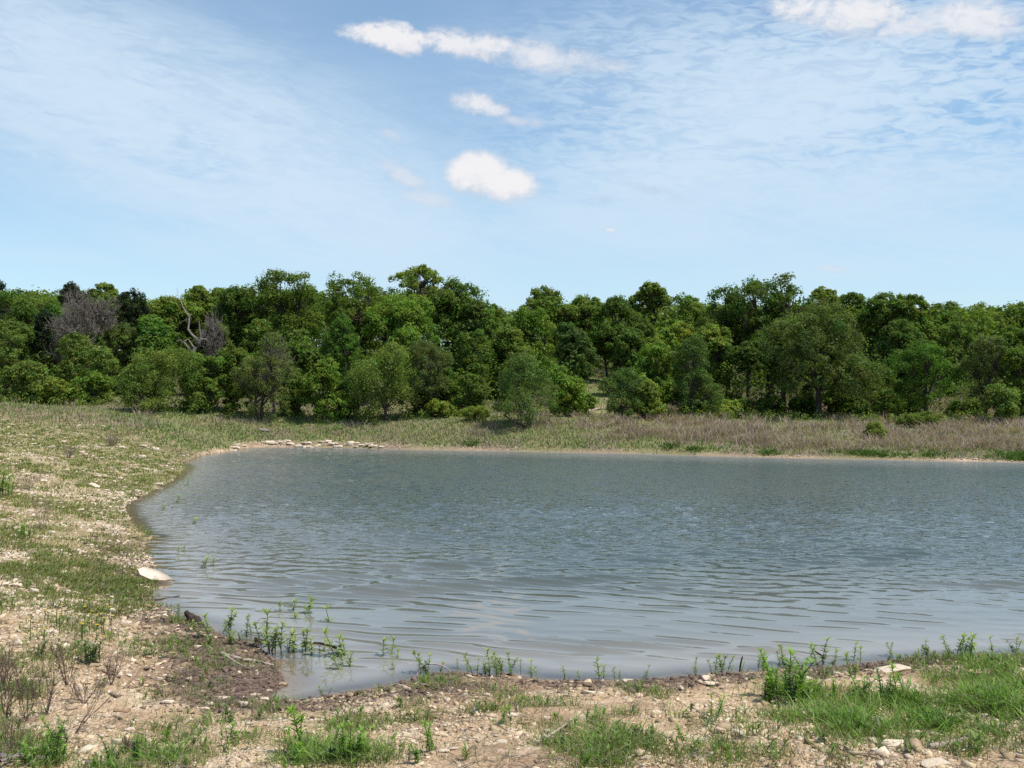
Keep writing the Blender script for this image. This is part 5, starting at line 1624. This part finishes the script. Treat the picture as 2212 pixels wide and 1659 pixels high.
stick('fallen_log', [(1690, 910), (1720, 905), (1750, 903)], 0.10, 0.06, 'greyish fallen branch on the brush edge right of the thick front trunk', M_DEADBARK)


def stump(px, py, wpx, hpx, label, lean, seed):
    px, py, wpx, hpx = px * DS, py * DS, wpx * DS, hpx * DS
    x, y, z = ground_at(px, py)
    wm, hm = wpx / FPX * y, hpx / FPX * y
    r = np.random.default_rng(seed)
    tq = np.linspace(0, 1, 5); t3 = np.linspace(0, 1, 26)
    paths = [(np.array([[0.45 * wm, 0, -0.03], [0.2 * wm, 0, hm * 0.30], [-0.1 * wm, 0.0, hm * 0.62], [-0.30 * wm + lean, 0, hm * 0.92], [-0.33 * wm + lean, 0, hm]]), np.array([0.42, 0.38, 0.27, 0.15, 0.02]) * hm)]
    for k in range(4):
        a = r.uniform(0, 6.28)
        paths.append((np.array([[0.1 * wm, 0, hm * 0.3], [0.1 * wm + 0.35 * wm * math.cos(a), 0.3 * wm * math.sin(a), hm * 0.25], [0.1 * wm + 0.6 * wm * math.cos(a), 0.5 * wm * math.sin(a), -0.02]]), np.array([0.18, 0.12, 0.05]) * hm))
    p0, r0_ = paths[0]
    paths[0] = (np.stack([np.interp(t3, tq, p0[:, k]) for k in range(3)], 1), np.interp(t3, tq, r0_))
    VV, FF = tubes(paths, 18)
    n3 = fbm(VV[:, 0] / (0.22 * wm) + seed, VV[:, 2] / (0.22 * wm) + VV[:, 1] / (0.3 * wm), 3, seed) - 0.5
    n4 = fbm(VV[:, 0] / (0.05 * wm) + seed, VV[:, 2] / (0.12 * wm) + VV[:, 1] / (0.06 * wm), 2, seed + 3) - 0.5
    VV = VV + unit(VV - np.array([0, 0, hm * 0.4])) * (n3 * 0.34 * hm + n4 * 0.16 * hm)[:, None]
    o = put('rotten_stump', mesh('rotten_stump', VV, [FF], M_DARKWOOD, None, True), None, (x, y, z - 0.01))
    return tag(o, label, 'stump', 'rotten stumps at the waterline')


stump(414, 1347, 36, 29, 'dark reddish rotten stump leaning at the point of the mud', 0.0, 5)
stump(562, 1394, 40, 20, 'low brown root lump left of the inlet stalks', 0.02, 9)
for px, py, pts, rr_, lab in [(1594, 1452, [(0, 0, -.05), (0.01, 0, 0.07), (0.03, 0, 0.15)], 0.011, 'short dark upright peg of wood at the right waterline'),
                             (1772, 1437, [(0.05, 0, -.05), (0.04, 0, 0.06), (-0.02, 0, 0.11), (-0.09, 0, 0.15)], 0.013, 'dark crooked bit of wood among plants at the right waterline')]:
    x, y, z = ground_at(px * DS, py * DS)
    v, f = tubes([(np.array(pts), np.linspace(rr_, rr_ * 0.6, len(pts)))], 7)
    tag(put('wood_peg', mesh('wood_peg', v, [f], M_DARKWOOD, None, True), None, (x, y, z)), lab, 'driftwood')
# the arched white root at the waterline
x, y, z = ground_at(940 * DS, 1457 * DS)
a = np.linspace(0, math.pi, 12)
P = np.stack([-0.16 * np.cos(a), 0.02 * np.sin(2 * a), 0.11 * np.sin(a) ** 0.8 - 0.01], 1)
v, f = tubes([(P, np.linspace(0.008, 0.005, 12))], 6)
tag(put('arched_root', mesh('arched_root', v, [f], M_DRIFT, None, True), None, (x, y, z)), 'thin white root arching over the waterline beside a leafy clump', 'root')
